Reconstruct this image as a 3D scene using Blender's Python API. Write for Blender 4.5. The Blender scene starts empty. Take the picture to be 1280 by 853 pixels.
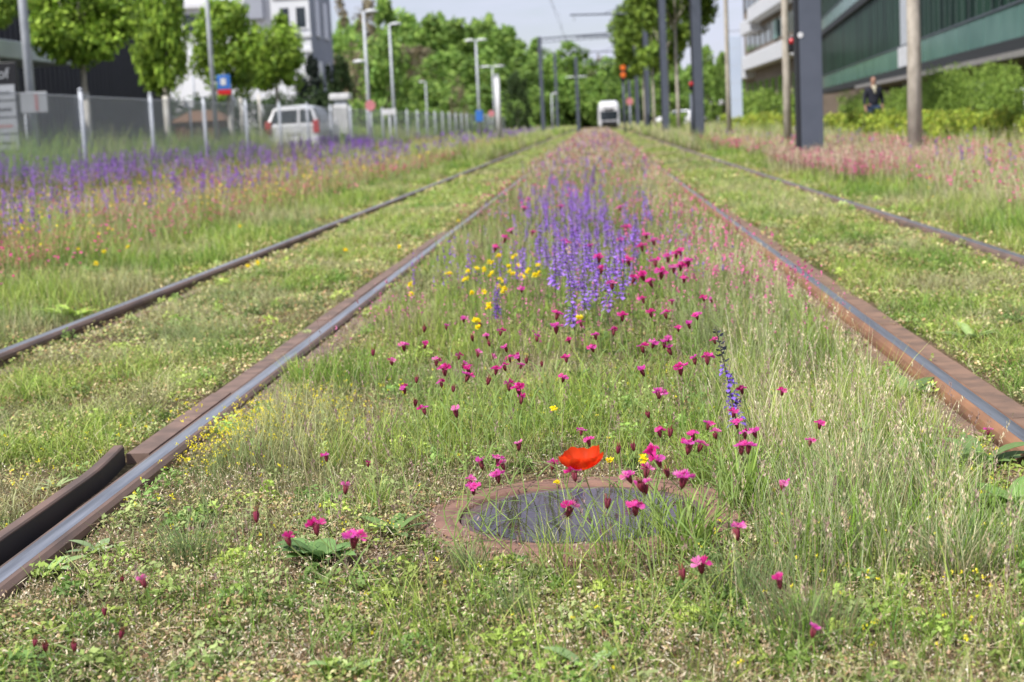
import bpy, math, random
import numpy as np
from mathutils import Vector, Matrix, Euler
R = np.random.default_rng(7); random.seed(7)
C = bpy.context.scene.collection
SC = bpy.context.scene
PI = math.pi
# ------------------------------------------------------------------ camera
FPX, CX, CY, CH = 2000.0, 640.0, 426.5, 0.91
VPX, VPY, ROLL = 746.0, 151.7, 0.048
d = Vector(((VPX-CX)/FPX, (CY-VPY)/FPX, -1)).normalized()
e = Vector((math.cos(ROLL), math.sin(ROLL), 0))
w = e.cross(d); w = (w if w.y > 0 else -w).normalized()
xw = d.cross(w).normalized()
MR = Matrix((xw, d, w))                      # camera coords -> world coords
cam_d = bpy.data.cameras.new('camera'); cam = bpy.data.objects.new('camera', cam_d); C.objects.link(cam)
cam.matrix_world = Matrix.Translation((0, 0, CH)) @ MR.to_4x4()
cam_d.sensor_width = 36; cam_d.lens = FPX/1280*36; cam_d.clip_end = 5000; cam_d.clip_start = 0.05
cam_d.dof.use_dof = True; cam_d.dof.focus_distance = 3.75; cam_d.dof.aperture_fstop = 5.2
SC.camera = cam
def ray(px, py):
    return MR @ Vector(((px-CX)/FPX, (CY-py)/FPX, -1))
def hit(px, py, z=0.0):                      # point of height z seen at that place of the photo
    r = ray(px, py); t = (z-CH)/r.z
    return Vector((r.x*t, r.y*t, z))
def atz(px, py, Y):                          # point at distance Y down the line
    r = ray(px, py); t = Y/r.y
    return Vector((r.x*t, Y, CH+r.z*t))
# ------------------------------------------------------------------ noise and terrain
def vnoise(x, y, s, seed):
    g = np.random.default_rng(seed).random((128, 128))
    u = np.asarray(x)/s+500.3; v = np.asarray(y)/s+500.7
    i = np.floor(u).astype(int); j = np.floor(v).astype(int); fu = u-i; fv = v-j
    fu = fu*fu*(3-2*fu); fv = fv*fv*(3-2*fv); i0 = i % 128; i1 = (i+1) % 128; j0 = j % 128; j1 = (j+1) % 128
    return (g[i0, j0]*(1-fu)+g[i1, j0]*fu)*(1-fv)+(g[i0, j1]*(1-fu)+g[i1, j1]*fu)*fv
def sstep(a, b, x):
    t = np.clip((np.asarray(x, float)-a)/(b-a), 0, 1); return t*t*(3-2*t)
def H(x, y):
    x = np.asarray(x, float); y = np.asarray(y, float)
    h = 0.35*sstep(-6.6, -8.8, x)+0.05*sstep(3.2, 5.5, x)
    a = np.minimum(1, 0.4+np.abs(x)/6)
    return h+a*(0.018*(vnoise(x, y, .35, 3)-.5)+0.02*(vnoise(x, y, 1.1, 4)-.5))*np.where(y < 150, 1, 0)
# ------------------------------------------------------------------ object helpers
def tag(o, label=None, cat=None, group=None, kind=None):
    if label: o['label'] = label
    if cat: o['category'] = cat
    if group: o['group'] = group
    if kind: o['kind'] = kind
    return o
def thing(name, label, cat, loc=(0, 0, 0), rz=0, group=None):
    o = bpy.data.objects.new(name, None); C.objects.link(o); o.location = loc; o.rotation_euler = (0, 0, rz)
    o.empty_display_size = .1
    return tag(o, label, cat, group)
def link(name, me, mat=None, parent=None, loc=None):
    o = bpy.data.objects.new(name, me); C.objects.link(o)
    if mat and not me.materials: me.materials.append(mat)
    if parent: o.parent = parent
    if loc is not None: o.location = loc
    return o
def dup(root, loc, rz=0, label=None, group=None, s=1.0):
    r = root.copy(); C.objects.link(r); r.location = loc; r.rotation_euler = (0, 0, rz); r.scale = (s, s, s)
    if label: r['label'] = label
    if group: r['group'] = group
    for ch in list(root.children):
        c = ch.copy(); C.objects.link(c); c.parent = r
        for g in ch.children:
            k = g.copy(); C.objects.link(k); k.parent = c
    return r
def npmesh(name, V, F, col=None, smooth=False):
    V = np.ascontiguousarray(V, dtype=np.float32); F = np.ascontiguousarray(F, dtype=np.int32)
    k = F.shape[1]; me = bpy.data.meshes.new(name)
    me.vertices.add(len(V)); me.vertices.foreach_set('co', V.ravel())
    me.loops.add(F.size); me.loops.foreach_set('vertex_index', F.ravel())
    me.polygons.add(len(F)); me.polygons.foreach_set('loop_start', np.arange(len(F), dtype=np.int32)*k)
    me.update(calc_edges=True)
    if col is not None:
        a = me.color_attributes.new('Col', 'FLOAT_COLOR', 'POINT')
        c4 = np.ones((len(V), 4), np.float32); c4[:, :3] = col; a.data.foreach_set('color', c4.ravel())
    if smooth: me.polygons.foreach_set('use_smooth', np.ones(len(F), bool))
    return me
class MB:                                     # collects polygons (with colours) into one mesh
    def __init__(s): s.v = []; s.f = []; s.c = []
    def add(s, vs, fs, c=(1, 1, 1)):
        o = len(s.v); s.v += [tuple(v) for v in vs]; s.f += [tuple(i+o for i in f) for f in fs]
        s.c += [c]*len(vs) if not isinstance(c, list) else c
    def box(s, a, b, c=(1, 1, 1), bev=0.0):
        x0, y0, z0 = a; x1, y1, z1 = b
        s.add([(x0, y0, z0), (x1, y0, z0), (x1, y1, z0), (x0, y1, z0), (x0, y0, z1), (x1, y0, z1), (x1, y1, z1), (x0, y1, z1)],
              [(3, 2, 1, 0), (4, 5, 6, 7), (0, 1, 5, 4), (1, 2, 6, 5), (2, 3, 7, 6), (3, 0, 4, 7)], c)
    def tube(s, pts, rad, n=6, c=(1, 1, 1), cap=True):
        pts = [Vector(p) for p in pts]
        if not hasattr(rad, '__len__'): rad = [rad]*len(pts)
        vs = []
        for i, p in enumerate(pts):
            t = (pts[min(i+1, len(pts)-1)]-pts[max(i-1, 0)]).normalized()
            a = t.cross(Vector((0, 1, 0)) if abs(t.y) < .9 else Vector((1, 0, 0))).normalized(); b = t.cross(a)
            for k in range(n):
                q = 2*PI*k/n; vs.append(p+(a*math.cos(q)+b*math.sin(q))*rad[i])
        fs = [(i*n+k, i*n+(k+1) % n, (i+1)*n+(k+1) % n, (i+1)*n+k) for i in range(len(pts)-1) for k in range(n)]
        if cap: fs += [tuple(range(n-1, -1, -1)), tuple(range((len(pts)-1)*n, len(pts)*n))]
        s.add(vs, fs, c)
    def lathe(s, prof, n=24, c=(1, 1, 1), ctr=(0, 0)):
        vs = [(ctr[0]+r*math.cos(2*PI*k/n), ctr[1]+r*math.sin(2*PI*k/n), z) for r, z in prof for k in range(n)]
        fs = [(i*n+k, i*n+(k+1) % n, (i+1)*n+(k+1) % n, (i+1)*n+k) for i in range(len(prof)-1) for k in range(n)]
        s.add(vs, fs, c)
    def mesh(s, name, smooth=False):
        me = bpy.data.meshes.new(name); me.from_pydata(s.v, [], s.f)
        a = me.color_attributes.new('Col', 'FLOAT_COLOR', 'POINT')
        c4 = np.ones((len(s.v), 4), np.float32); c4[:, :3] = np.array(s.c); a.data.foreach_set('color', c4.ravel())
        if smooth: me.polygons.foreach_set('use_smooth', np.ones(len(me.polygons), bool))
        me.update(); return me
    def build(s, name, mat, parent=None, smooth=False, bev=0):
        o = link(name, s.mesh(name, smooth), mat, parent)
        if bev:
            m = o.modifiers.new('bevel', 'BEVEL'); m.width = bev; m.segments = 2; m.limit_method = 'ANGLE'
        return o
# ------------------------------------------------------------------ materials
def mat(name, col=(.5, .5, .5), rough=.6, metal=0, n2=None, scale=5, bump=0, detail=6, spec=.5, stretch=None, lo=.35, hi=.65, coat=0):
    m = bpy.data.materials.new(name); m.use_nodes = True; nt = m.node_tree; b = nt.nodes['Principled BSDF']
    b.inputs['Base Color'].default_value = (*col, 1); b.inputs['Roughness'].default_value = rough
    b.inputs['Metallic'].default_value = metal; b.inputs['Specular IOR Level'].default_value = spec
    b.inputs['Coat Weight'].default_value = coat
    tc = nt.nodes.new('ShaderNodeTexCoord'); mp = nt.nodes.new('ShaderNodeMapping'); nt.links.new(tc.outputs['Object'], mp.inputs[0])
    if stretch: mp.inputs['Scale'].default_value = stretch
    nz = nt.nodes.new('ShaderNodeTexNoise'); nz.inputs['Scale'].default_value = scale; nz.inputs['Detail'].default_value = detail
    nt.links.new(mp.outputs[0], nz.inputs[0])
    if n2 is None: n2 = tuple(c*.82 for c in col)
    cr = nt.nodes.new('ShaderNodeValToRGB'); cr.color_ramp.elements[0].position = lo; cr.color_ramp.elements[1].position = hi
    cr.color_ramp.elements[0].color = (*n2, 1); cr.color_ramp.elements[1].color = (*col, 1)
    nt.links.new(nz.outputs[0], cr.inputs[0]); nt.links.new(cr.outputs[0], b.inputs['Base Color'])
    if bump:
        bp = nt.nodes.new('ShaderNodeBump'); bp.inputs['Strength'].default_value = bump; bp.inputs['Distance'].default_value = .01
        nt.links.new(nz.outputs[0], bp.inputs['Height']); nt.links.new(bp.outputs[0], b.inputs['Normal'])
    return m
def leafmat(name, trans=.26, rough=.55, spec=.35, gain=1.32):
    m = bpy.data.materials.new(name); m.use_nodes = True; nt = m.node_tree; b = nt.nodes['Principled BSDF']; out = nt.nodes['Material Output']
    a = nt.nodes.new('ShaderNodeAttribute'); a.attribute_name = 'Col'
    nz = nt.nodes.new('ShaderNodeTexNoise'); nz.inputs['Scale'].default_value = 40
    tc = nt.nodes.new('ShaderNodeTexCoord'); nt.links.new(tc.outputs['Object'], nz.inputs[0])
    mr = nt.nodes.new('ShaderNodeMapRange'); mr.inputs[3].default_value = .8*gain; mr.inputs[4].default_value = 1.2*gain; nt.links.new(nz.outputs[0], mr.inputs[0])
    mx = nt.nodes.new('ShaderNodeVectorMath'); mx.operation = 'SCALE'; nt.links.new(a.outputs['Color'], mx.inputs[0]); nt.links.new(mr.outputs[0], mx.inputs['Scale'])
    nt.links.new(mx.outputs[0], b.inputs['Base Color']); b.inputs['Roughness'].default_value = rough; b.inputs['Specular IOR Level'].default_value = spec
    t = nt.nodes.new('ShaderNodeBsdfTranslucent'); nt.links.new(mx.outputs[0], t.inputs[0])
    ms = nt.nodes.new('ShaderNodeMixShader'); ms.inputs[0].default_value = trans
    nt.links.new(b.outputs[0], ms.inputs[1]); nt.links.new(t.outputs[0], ms.inputs[2]); nt.links.new(ms.outputs[0], out.inputs[0])
    return m
LEAF = leafmat('foliage'); PETAL = leafmat('petals', .45, .6, .2); TLEAF = leafmat('tree_foliage', .3, .6, .3)
STRAW = leafmat('dry_straw', .2, .7, .2)
M = dict(
    steel=mat('polished_steel', (.40, .42, .46), .33, .6, (.20, .215, .245), 9, stretch=(6, .25, 1), bump=.05),
    dsteel=mat('dull_reflection_steel', (.30, .32, .36), .38, .6, (.2, .21, .24), 9, stretch=(6, .25, 1), bump=.05),  # right rail heads: duller reflection put into a darker colour
    rust=mat('rusty_rail', (.33, .165, .085), .8, 0, (.19, .10, .06), 14, .4, stretch=(1, .3, 1)),
    dkrust=mat('dark_rail', (.21, .135, .105), .7, 0, (.12, .085, .07), 14, .4, stretch=(1, .3, 1)),
    strip=mat('rusty_filler_strip', (.27, .165, .11), .9, 0, (.16, .105, .075), 11, .5),
    dstrip=mat('brown_filler_strip', (.25, .165, .13), .9, 0, (.15, .105, .085), 11, .5),
    galv=mat('galvanised_steel', (.62, .65, .70), .5, .0, (.5, .53, .58), 4),
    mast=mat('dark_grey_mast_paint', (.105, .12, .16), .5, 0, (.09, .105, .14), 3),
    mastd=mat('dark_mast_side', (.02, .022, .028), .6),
    lamp=mat('lamp_white', (.85, .87, .9), .35), black=mat('black_plastic', (.015, .015, .018), .4),
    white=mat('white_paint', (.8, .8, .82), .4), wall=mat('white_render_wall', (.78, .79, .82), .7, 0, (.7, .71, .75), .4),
    greyw=mat('grey_and_shaded_wall', (.36, .38, .44), .8, 0, (.32, .34, .4), .4), carw=mat('car_white_paint', (.82, .83, .86), .25, 0, (.8, .81, .84), coat=.5),
    glass=mat('dark_glass', (.02, .03, .035), .08, 0, (.015, .02, .025), 1, spec=.8),
    red=mat('red_plastic', (.65, .03, .04), .35), blue=mat('sign_blue', (.05, .2, .65), .5), rose=mat('faded_red_sign', (.7, .25, .28), .6),
    orange=mat('orange_lamp', (.95, .2, .03), .4), dwall=mat('dark_cladding', (.026, .025, .036), .7, 0, (.021, .02, .03), 1.5, stretch=(1, 1, .1)),
    roofg=mat('grey_metal_fascia', (.72, .78, .80), .5, 0, (.62, .68, .71), 1), teal=mat('green_plastic', (.14, .3, .24), .5),
    brownb=mat('brown_timber', (.2, .11, .06), .8), board=mat('sign_board_grey', (.42, .44, .47), .5, 0, (.38, .4, .43), 3), ink=mat('dark_lettering', (.05, .05, .06), .6),
    inkr=mat('red_lettering', (.45, .2, .2), .6), concr=mat('brown_concrete', (.27, .215, .17), .85, 0, (.2, .16, .125), 1.3),
    band=mat('white_balcony_band', (.78, .79, .82), .6), gteal=mat('teal_spandrel_glass', (.15, .27, .25), .15, 0, (.11, .21, .20), .6, spec=.6),
    beam=mat('pale_beam', (.32, .3, .29), .7), asphalt=mat('asphalt', (.06, .06, .063), .9, 0, (.05, .05, .052), 30), pave=mat('pale_paving', (.3, .29, .28), .9, 0, (.25, .245, .24), 8),
    skin=mat('skin', (.5, .28, .2), .6), jacket=mat('dark_jacket', (.018, .02, .035), .8), jeans=mat('blue_jeans', (.03, .05, .1), .9), scarf=mat('pale_scarf', (.65, .6, .45), .9), hair=mat('brown_hair', (.06, .03, .02), .8),
    frame=mat('manhole_rim_rust', (.30, .165, .12), .85, 0, (.19, .105, .08), 18, .6, lo=.3, hi=.7),
)
# bark: pale, with darker horizontal marks
M['bark'] = mat('pale_bark', (.60, .54, .46), .9, 0, (.42, .375, .31), 9, .4, stretch=(1, 1, .6)); M['limew'] = mat('whitewashed_bark', (.72, .7, .66), .9, 0, (.55, .52, .47), 6)
M['dbark'] = mat('dark_bark', (.10, .08, .06), .95, 0, (.06, .05, .04), 8, .5)
# ------------------------------------------------------------------ ground sheet
def ground():
    xs = np.concatenate([[-1500, -500, -150, -60, -30], np.linspace(-18, -3.6, 60), np.linspace(-3.5, 3.5, 180), np.linspace(3.6, 14, 50), [30, 60, 150, 500, 1500]])
    ys = np.concatenate([[-300, -20, -3, 1], np.linspace(1.5, 9, 200), np.linspace(9.2, 40, 120), np.geomspace(41, 3000, 70)])
    X, Y = np.meshgrid(xs, ys); Z = H(X, Y); Z = np.where((X < -20) | (X > 20), np.where(X < 0, .35, .05), Z)
    c = ((X-MHX)**2+(Y-MHY)**2)**.5
    Z = Z*sstep(.36, .6, c)-.012*(1-sstep(.36, .5, c))
    n = len(xs); idx = np.arange(len(ys)*n).reshape(len(ys), n)
    F = np.stack([idx[:-1, :-1], idx[:-1, 1:], idx[1:, 1:], idx[1:, :-1]], -1).reshape(-1, 4)
    V = np.stack([X, Y, Z], -1).reshape(-1, 3)
    m = bpy.data.materials.new('soil_and_moss'); m.use_nodes = True; nt = m.node_tree; b = nt.nodes['Principled BSDF']; b.inputs['Roughness'].default_value = .95
    b.inputs['Specular IOR Level'].default_value = .15
    tc = nt.nodes.new('ShaderNodeTexCoord')
    def nz(s, det=8):
        k = nt.nodes.new('ShaderNodeTexNoise'); k.inputs['Scale'].default_value = s; k.inputs['Detail'].default_value = det; nt.links.new(tc.outputs['Object'], k.inputs[0]); return k
    def ramp(src, stops):
        r = nt.nodes.new('ShaderNodeValToRGB'); nt.links.new(src, r.inputs[0]); el = r.color_ramp.elements
        while len(el) < len(stops): el.new(.5)
        for q, (p, c_) in zip(el, stops): q.position = p; q.color = (*c_, 1)
        return r
    a = ramp(nz(60).outputs[0], [(.3, (.06, .04, .025)), (.5, (.14, .095, .055)), (.7, (.30, .23, .14))])
    g = ramp(nz(25).outputs[0], [(.3, (.045, .055, .018)), (.7, (.14, .15, .05))])
    k = ramp(nz(1.3, 10).outputs[0], [(.42, (0, 0, 0)), (.58, (1, 1, 1))])
    mx = nt.nodes.new('ShaderNodeMix'); mx.data_type = 'RGBA'; nt.links.new(k.outputs[0], mx.inputs[0]); nt.links.new(a.outputs[0], mx.inputs[6]); nt.links.new(g.outputs[0], mx.inputs[7])
    nt.links.new(mx.outputs[2], b.inputs['Base Color'])
    bp = nt.nodes.new('ShaderNodeBump'); bp.inputs['Strength'].default_value = .9; bp.inputs['Distance'].default_value = .01; nt.links.new(nz(120).outputs[0], bp.inputs['Height']); nt.links.new(bp.outputs[0], b.inputs['Normal'])
    o = link('ground', npmesh('ground', V, F, smooth=True), m); tag(o, kind='structure')
mh = hit(729, 646); MHX, MHY, MHR, MHI = mh.x, mh.y, .372, .290
ground()
# ------------------------------------------------------------------ flora generators (numpy)
def ZX(n, z0, z1, xa, xb, p=1.5, mL=1.0, mR=1.0):
    """n points; density per m2 falls as Y^-p; kept to what the photo (plus a margin) could see"""
    m = int(n*1.0); out = []
    q = 1-p
    tot = 0
    while tot < n:
        u = R.random(m)
        y = (z0**q+u*(z1**q-z0**q))**(1/q) if abs(q) > 1e-6 else z0*(z1/z0)**u
        x = xa+(xb-xa)*R.random(m)
        k = (x > -.37*y-mL) & (x < .275*y+mR)
        # weight so narrow zones near the camera are not starved
        out.append(np.stack([x[k], y[k]], -1)); tot += k.sum()
        if k.sum() == 0: break
    P = np.concatenate(out)[:n]; return P[:, 0], P[:, 1]
RAILS = (-2.58, -1.28, 1.07, 2.34)
def keep_off(x, y, rim=MHR, rail=.09):
    k = ((x-MHX)**2+((y-MHY))**2)**.5 > rim
    for i, r in enumerate(RAILS):
        lo, hi = (-.14, .05) if i < 2 else (-.055, .18)
        if i in (0,): lo, hi = -.055, .055
        if i in (3,): lo, hi = -.055, .055
        k &= ~((x > r+lo) & (x < r+hi) & (((np.abs(x-r) < .055)) | ((y < 13) & (vnoise(x, y, .35, 200+i) < .68-.045*(y-4)))))
    return k
def colmix(n, cols, wts=None, jit=.18):
    cols = np.array(cols, float); i = R.choice(len(cols), n, p=None if wts is None else np.array(wts)/sum(wts))
    j = R.choice(len(cols), n); t = R.random((n, 1))*.35
    c = cols[i]*(1-t)+cols[j]*t
    return c*(1+jit*R.standard_normal((n, 1))).clip(.45, 1.7)
def blades(x, y, z, h, wd, lean, c, K=3, tipc=1.3, basec=.38, az=None, curve=None, face=None):
    n = len(x); az = R.random(n)*2*PI if az is None else az; fa = R.random(n)*PI if face is None else face
    V = np.zeros((n, K+1, 2, 3), np.float32); Cc = np.zeros((n, K+1, 2, 3), np.float32)
    sx, sy = np.cos(fa), np.sin(fa)
    for k in range(K+1):
        t = k/K; off = lean*t**1.8; zz = h*(t-.25*(lean/np.maximum(h, 1e-4)).clip(0, 1.6)*t**2.2)
        wk = wd*.5*((1-t)**.7*(.75+.5*min(1, t*3)) if k < K else .06)
        for s_, sg in ((0, -1), (1, 1)):
            V[:, k, s_, 0] = x+np.cos(az)*off+sg*sx*wk; V[:, k, s_, 1] = y+np.sin(az)*off+sg*sy*wk; V[:, k, s_, 2] = z+zz
        Cc[:, k, :, :] = (c*(basec+(tipc-basec)*t))[:, None, :]  # darker toward the base: shade deep in the grass put into the colour
    b = (np.arange(n)*(K+1)*2)[:, None]
    F = np.concatenate([b+np.array([[2*k, 2*k+1, 2*k+3, 2*k+2]]) for k in range(K)], 0)
    return V.reshape(-1, 3), F, Cc.reshape(-1, 3)
def leaflets(P, L, W, c, up=.6, azi=None, tilt=None):
    """diamond leaves; P centre (n,3)"""
    n = len(P); az = R.random(n)*2*PI if azi is None else azi
    tl = (R.standard_normal(n)*(1-up)*1.3) if tilt is None else tilt
    a = np.stack([np.cos(az)*np.cos(tl), np.sin(az)*np.cos(tl), np.sin(tl)], -1)
    b0 = np.stack([-np.sin(az), np.cos(az), np.zeros(n)], -1); r2 = R.standard_normal(n)*(1-up)*1.2
    nrm = np.cross(a, b0); b = b0*np.cos(r2)[:, None]+nrm*np.sin(r2)[:, None]
    L = np.broadcast_to(L, n)[:, None]*.5; W = np.broadcast_to(W, n)[:, None]*.5
    V = np.stack([P-a*L, P+b*W+a*L*.1, P+a*L, P-b*W+a*L*.1], 1)
    F = np.arange(n*4).reshape(n, 4); return V.reshape(-1, 3), F, np.repeat(c, 4, 0)
def cat(parts):
    V = []; F = []; Cc = []; o = 0
    for v, f, c in parts:
        V.append(v); F.append(f+o); Cc.append(c); o += len(v)
    return np.concatenate(V), np.concatenate(F), np.concatenate(Cc)
def stuff(name, label, catg, parts, m):
    V, F, Cc = cat(parts); o = link(name, npmesh(name, V, F, Cc), m); tag(o, label, catg, kind='stuff'); return o
G = [(.27, .40, .055), (.37, .48, .08), (.19, .32, .045), (.44, .48, .14), (.15, .27, .065)]
DRY = [(.62, .54, .36), (.54, .45, .28), (.70, .64, .46), (.46, .36, .21)]
LITT = [(.55, .47, .33), (.42, .30, .18), (.66, .60, .47), (.24, .14, .08), (.33, .24, .14), (.75, .70, .60)]
COV = [(.29, .33, .09), (.38, .38, .16), (.19, .25, .07), (.48, .42, .24), (.44, .31, .17), (.27, .34, .09), (.34, .19, .10)]
def fstack(x, y, dz=0): return np.stack([x, y, H(x, y)+dz], -1)
# --- low ground cover (small leaves) everywhere between and beside the rails
def cover():
    parts = []
    for (xa, xb, n, z0, z1, p) in ((-1.23, 1.0, 190000, 2.2, 14, 1.9), (-2.54, -1.38, 60000, 2.2, 30, 1.6), (1.18, 2.30, 50000, 3, 30, 1.6),
                                  (-4.6, -2.62, 40000, 6, 40, 1.5), (2.4, 4.6, 40000, 6, 40, 1.5), (-2.72, 2.45, 30000, 14, 120, 1.2)):
        x, y = ZX(n, z0, z1, xa, xb, p); k = keep_off(x, y, MHR-.015)
        nn = vnoise(x, y, .22, 11)*.6+vnoise(x, y, .06, 12)*.4
        thr = .46 if (xa < -1.2 and xb < 1.1 and z0 < 3 and xa > -2) else .30
        k &= (nn > thr-.0+.10*R.standard_normal(len(x)))
        if xa > -1.25 and xb < 1.01: k &= (vnoise(x, y, .19, 71) < .58) | (R.random(len(x)) < .12)
        x = x[k]; y = y[k]; nn = nn[k]; s = np.maximum(1, y/4.2)**.85
        hh = (nn-.2)*.055*R.random(len(x))+.003
        L = (.0065+.0065*R.random(len(x)))*s
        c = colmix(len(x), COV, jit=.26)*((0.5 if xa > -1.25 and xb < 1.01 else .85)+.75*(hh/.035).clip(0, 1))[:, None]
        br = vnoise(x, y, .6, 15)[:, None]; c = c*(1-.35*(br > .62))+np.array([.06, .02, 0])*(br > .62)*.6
        P = fstack(x, y); P[:, 2] += hh*np.minimum(s, 1.6)
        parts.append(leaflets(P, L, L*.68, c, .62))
    # weed clumps
    cx, cy = ZX(900, 2.3, 40, -4.4, 4.2, 1.5); c2, d2 = ZX(260, 2.2, 5.5, -1.2, 1.0, 1.6); cx = np.concatenate([cx, c2]); cy = np.concatenate([cy, d2]); k = keep_off(cx, cy, MHR+.05); cx = cx[k]; cy = cy[k]; m = 90
    rad = (.03+.07*R.random(len(cx)))*np.maximum(1, cy/9)**.5; hg = (.02+.055*R.random(len(cx)))*np.where(cy < 3.6, .7, 1); a = R.random(len(cx)*m)*2*PI; q = R.random(len(cx)*m)**.6
    x = np.repeat(cx, m)+np.repeat(rad, m)*q*np.cos(a); y = np.repeat(cy, m)+np.repeat(rad, m)*q*np.sin(a); zz = np.repeat(hg, m)*(1-q*q)*(.3+.7*R.random(len(x)))+.003
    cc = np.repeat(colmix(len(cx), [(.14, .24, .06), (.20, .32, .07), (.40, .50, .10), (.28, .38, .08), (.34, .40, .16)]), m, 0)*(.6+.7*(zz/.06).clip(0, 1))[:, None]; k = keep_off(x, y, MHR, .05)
    P = fstack(x, y); P[:, 2] += zz; L = (.011+.010*R.random(len(x)))*np.maximum(1, y/6)**.7; parts.append(leaflets(P[k], L[k], L[k]*.55, cc[k], .55))
    return stuff('ground_cover', 'low mat of clover and small green leaves between the rails', 'ground cover', parts, LEAF)
cover()
def litter():
    parts = []
    for (xa, xb, n, z0, z1, p) in ((-1.22, 1.0, 190000, 2.2, 9, 1.9), (-2.54, -1.38, 26000, 2.5, 20, 1.6), (1.18, 2.30, 14000, 3, 20, 1.6)):
        x, y = ZX(n, z0, z1, xa, xb, p); k = keep_off(x, y, MHR-.03)
        nn = vnoise(x, y, .17, 21); k &= (nn > .30+.12*R.standard_normal(len(x)))
        x = x[k]; y = y[k]; s = np.maximum(1, y/4.0)**.8; n_ = len(x)
        P = fstack(x, y); P[:, 2] += .002+.026*R.random(n_)**1.8
        L = (.004+.011*R.random(n_)**2)*s
        parts.append(leaflets(P, L, (.0016+.0022*R.random(n_))*s, colmix(n_, LITT, (3, 3.5, 2, 2.5, 3, .25), .22), .35))
    # longer fallen straws
    x, y = ZX(2600, 2.2, 9, -1.3, 1.02, 1.6); k = keep_off(x, y, MHR-.05); x = x[k]; y = y[k]; P = fstack(x, y, .012); P[:, 2] += .02*R.random(len(x))
    parts.append(leaflets(P, .03+.06*R.random(len(x)), .0016, colmix(len(x), DRY), .8))
    return stuff('plant_litter', 'pale dry stalks and withered husks lying on the soil', 'plant litter', parts, STRAW)
litter()
def fluff():      # clusters of pale dried blossoms standing on the ground cover
    x0, y0 = ZX(1500, 2.25, 5.2, -1.3, 1.0, 1.8); k = keep_off(x0, y0, MHR+.01) & ((vnoise(x0, y0, .3, 31) > .47) | (y0 < 2.9)); x0 = x0[k]; y0 = y0[k]; m = 9
    n = len(x0)*m; r = .013*R.random(n)**.6; a = R.random(n)*2*PI
    x = np.repeat(x0, m)+r*np.cos(a); y = np.repeat(y0, m)+r*np.sin(a); zc = np.repeat(.012+.04*R.random(len(x0)), m)
    P = fstack(x, y); P[:, 2] += zc+.010*R.standard_normal(n).clip(-1, 1)
    L = .006+.005*R.random(n)
    pt = [leaflets(P, L, L*.35, colmix(n, [(.62, .52, .36), (.55, .42, .27), (.70, .62, .47), (.42, .28, .17)], jit=.12), .1)]
    return stuff('dried_blossoms', 'whitish dried blossoms scattered over the low mat of leaves', 'dried blossoms', pt, STRAW)
fluff()
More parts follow.
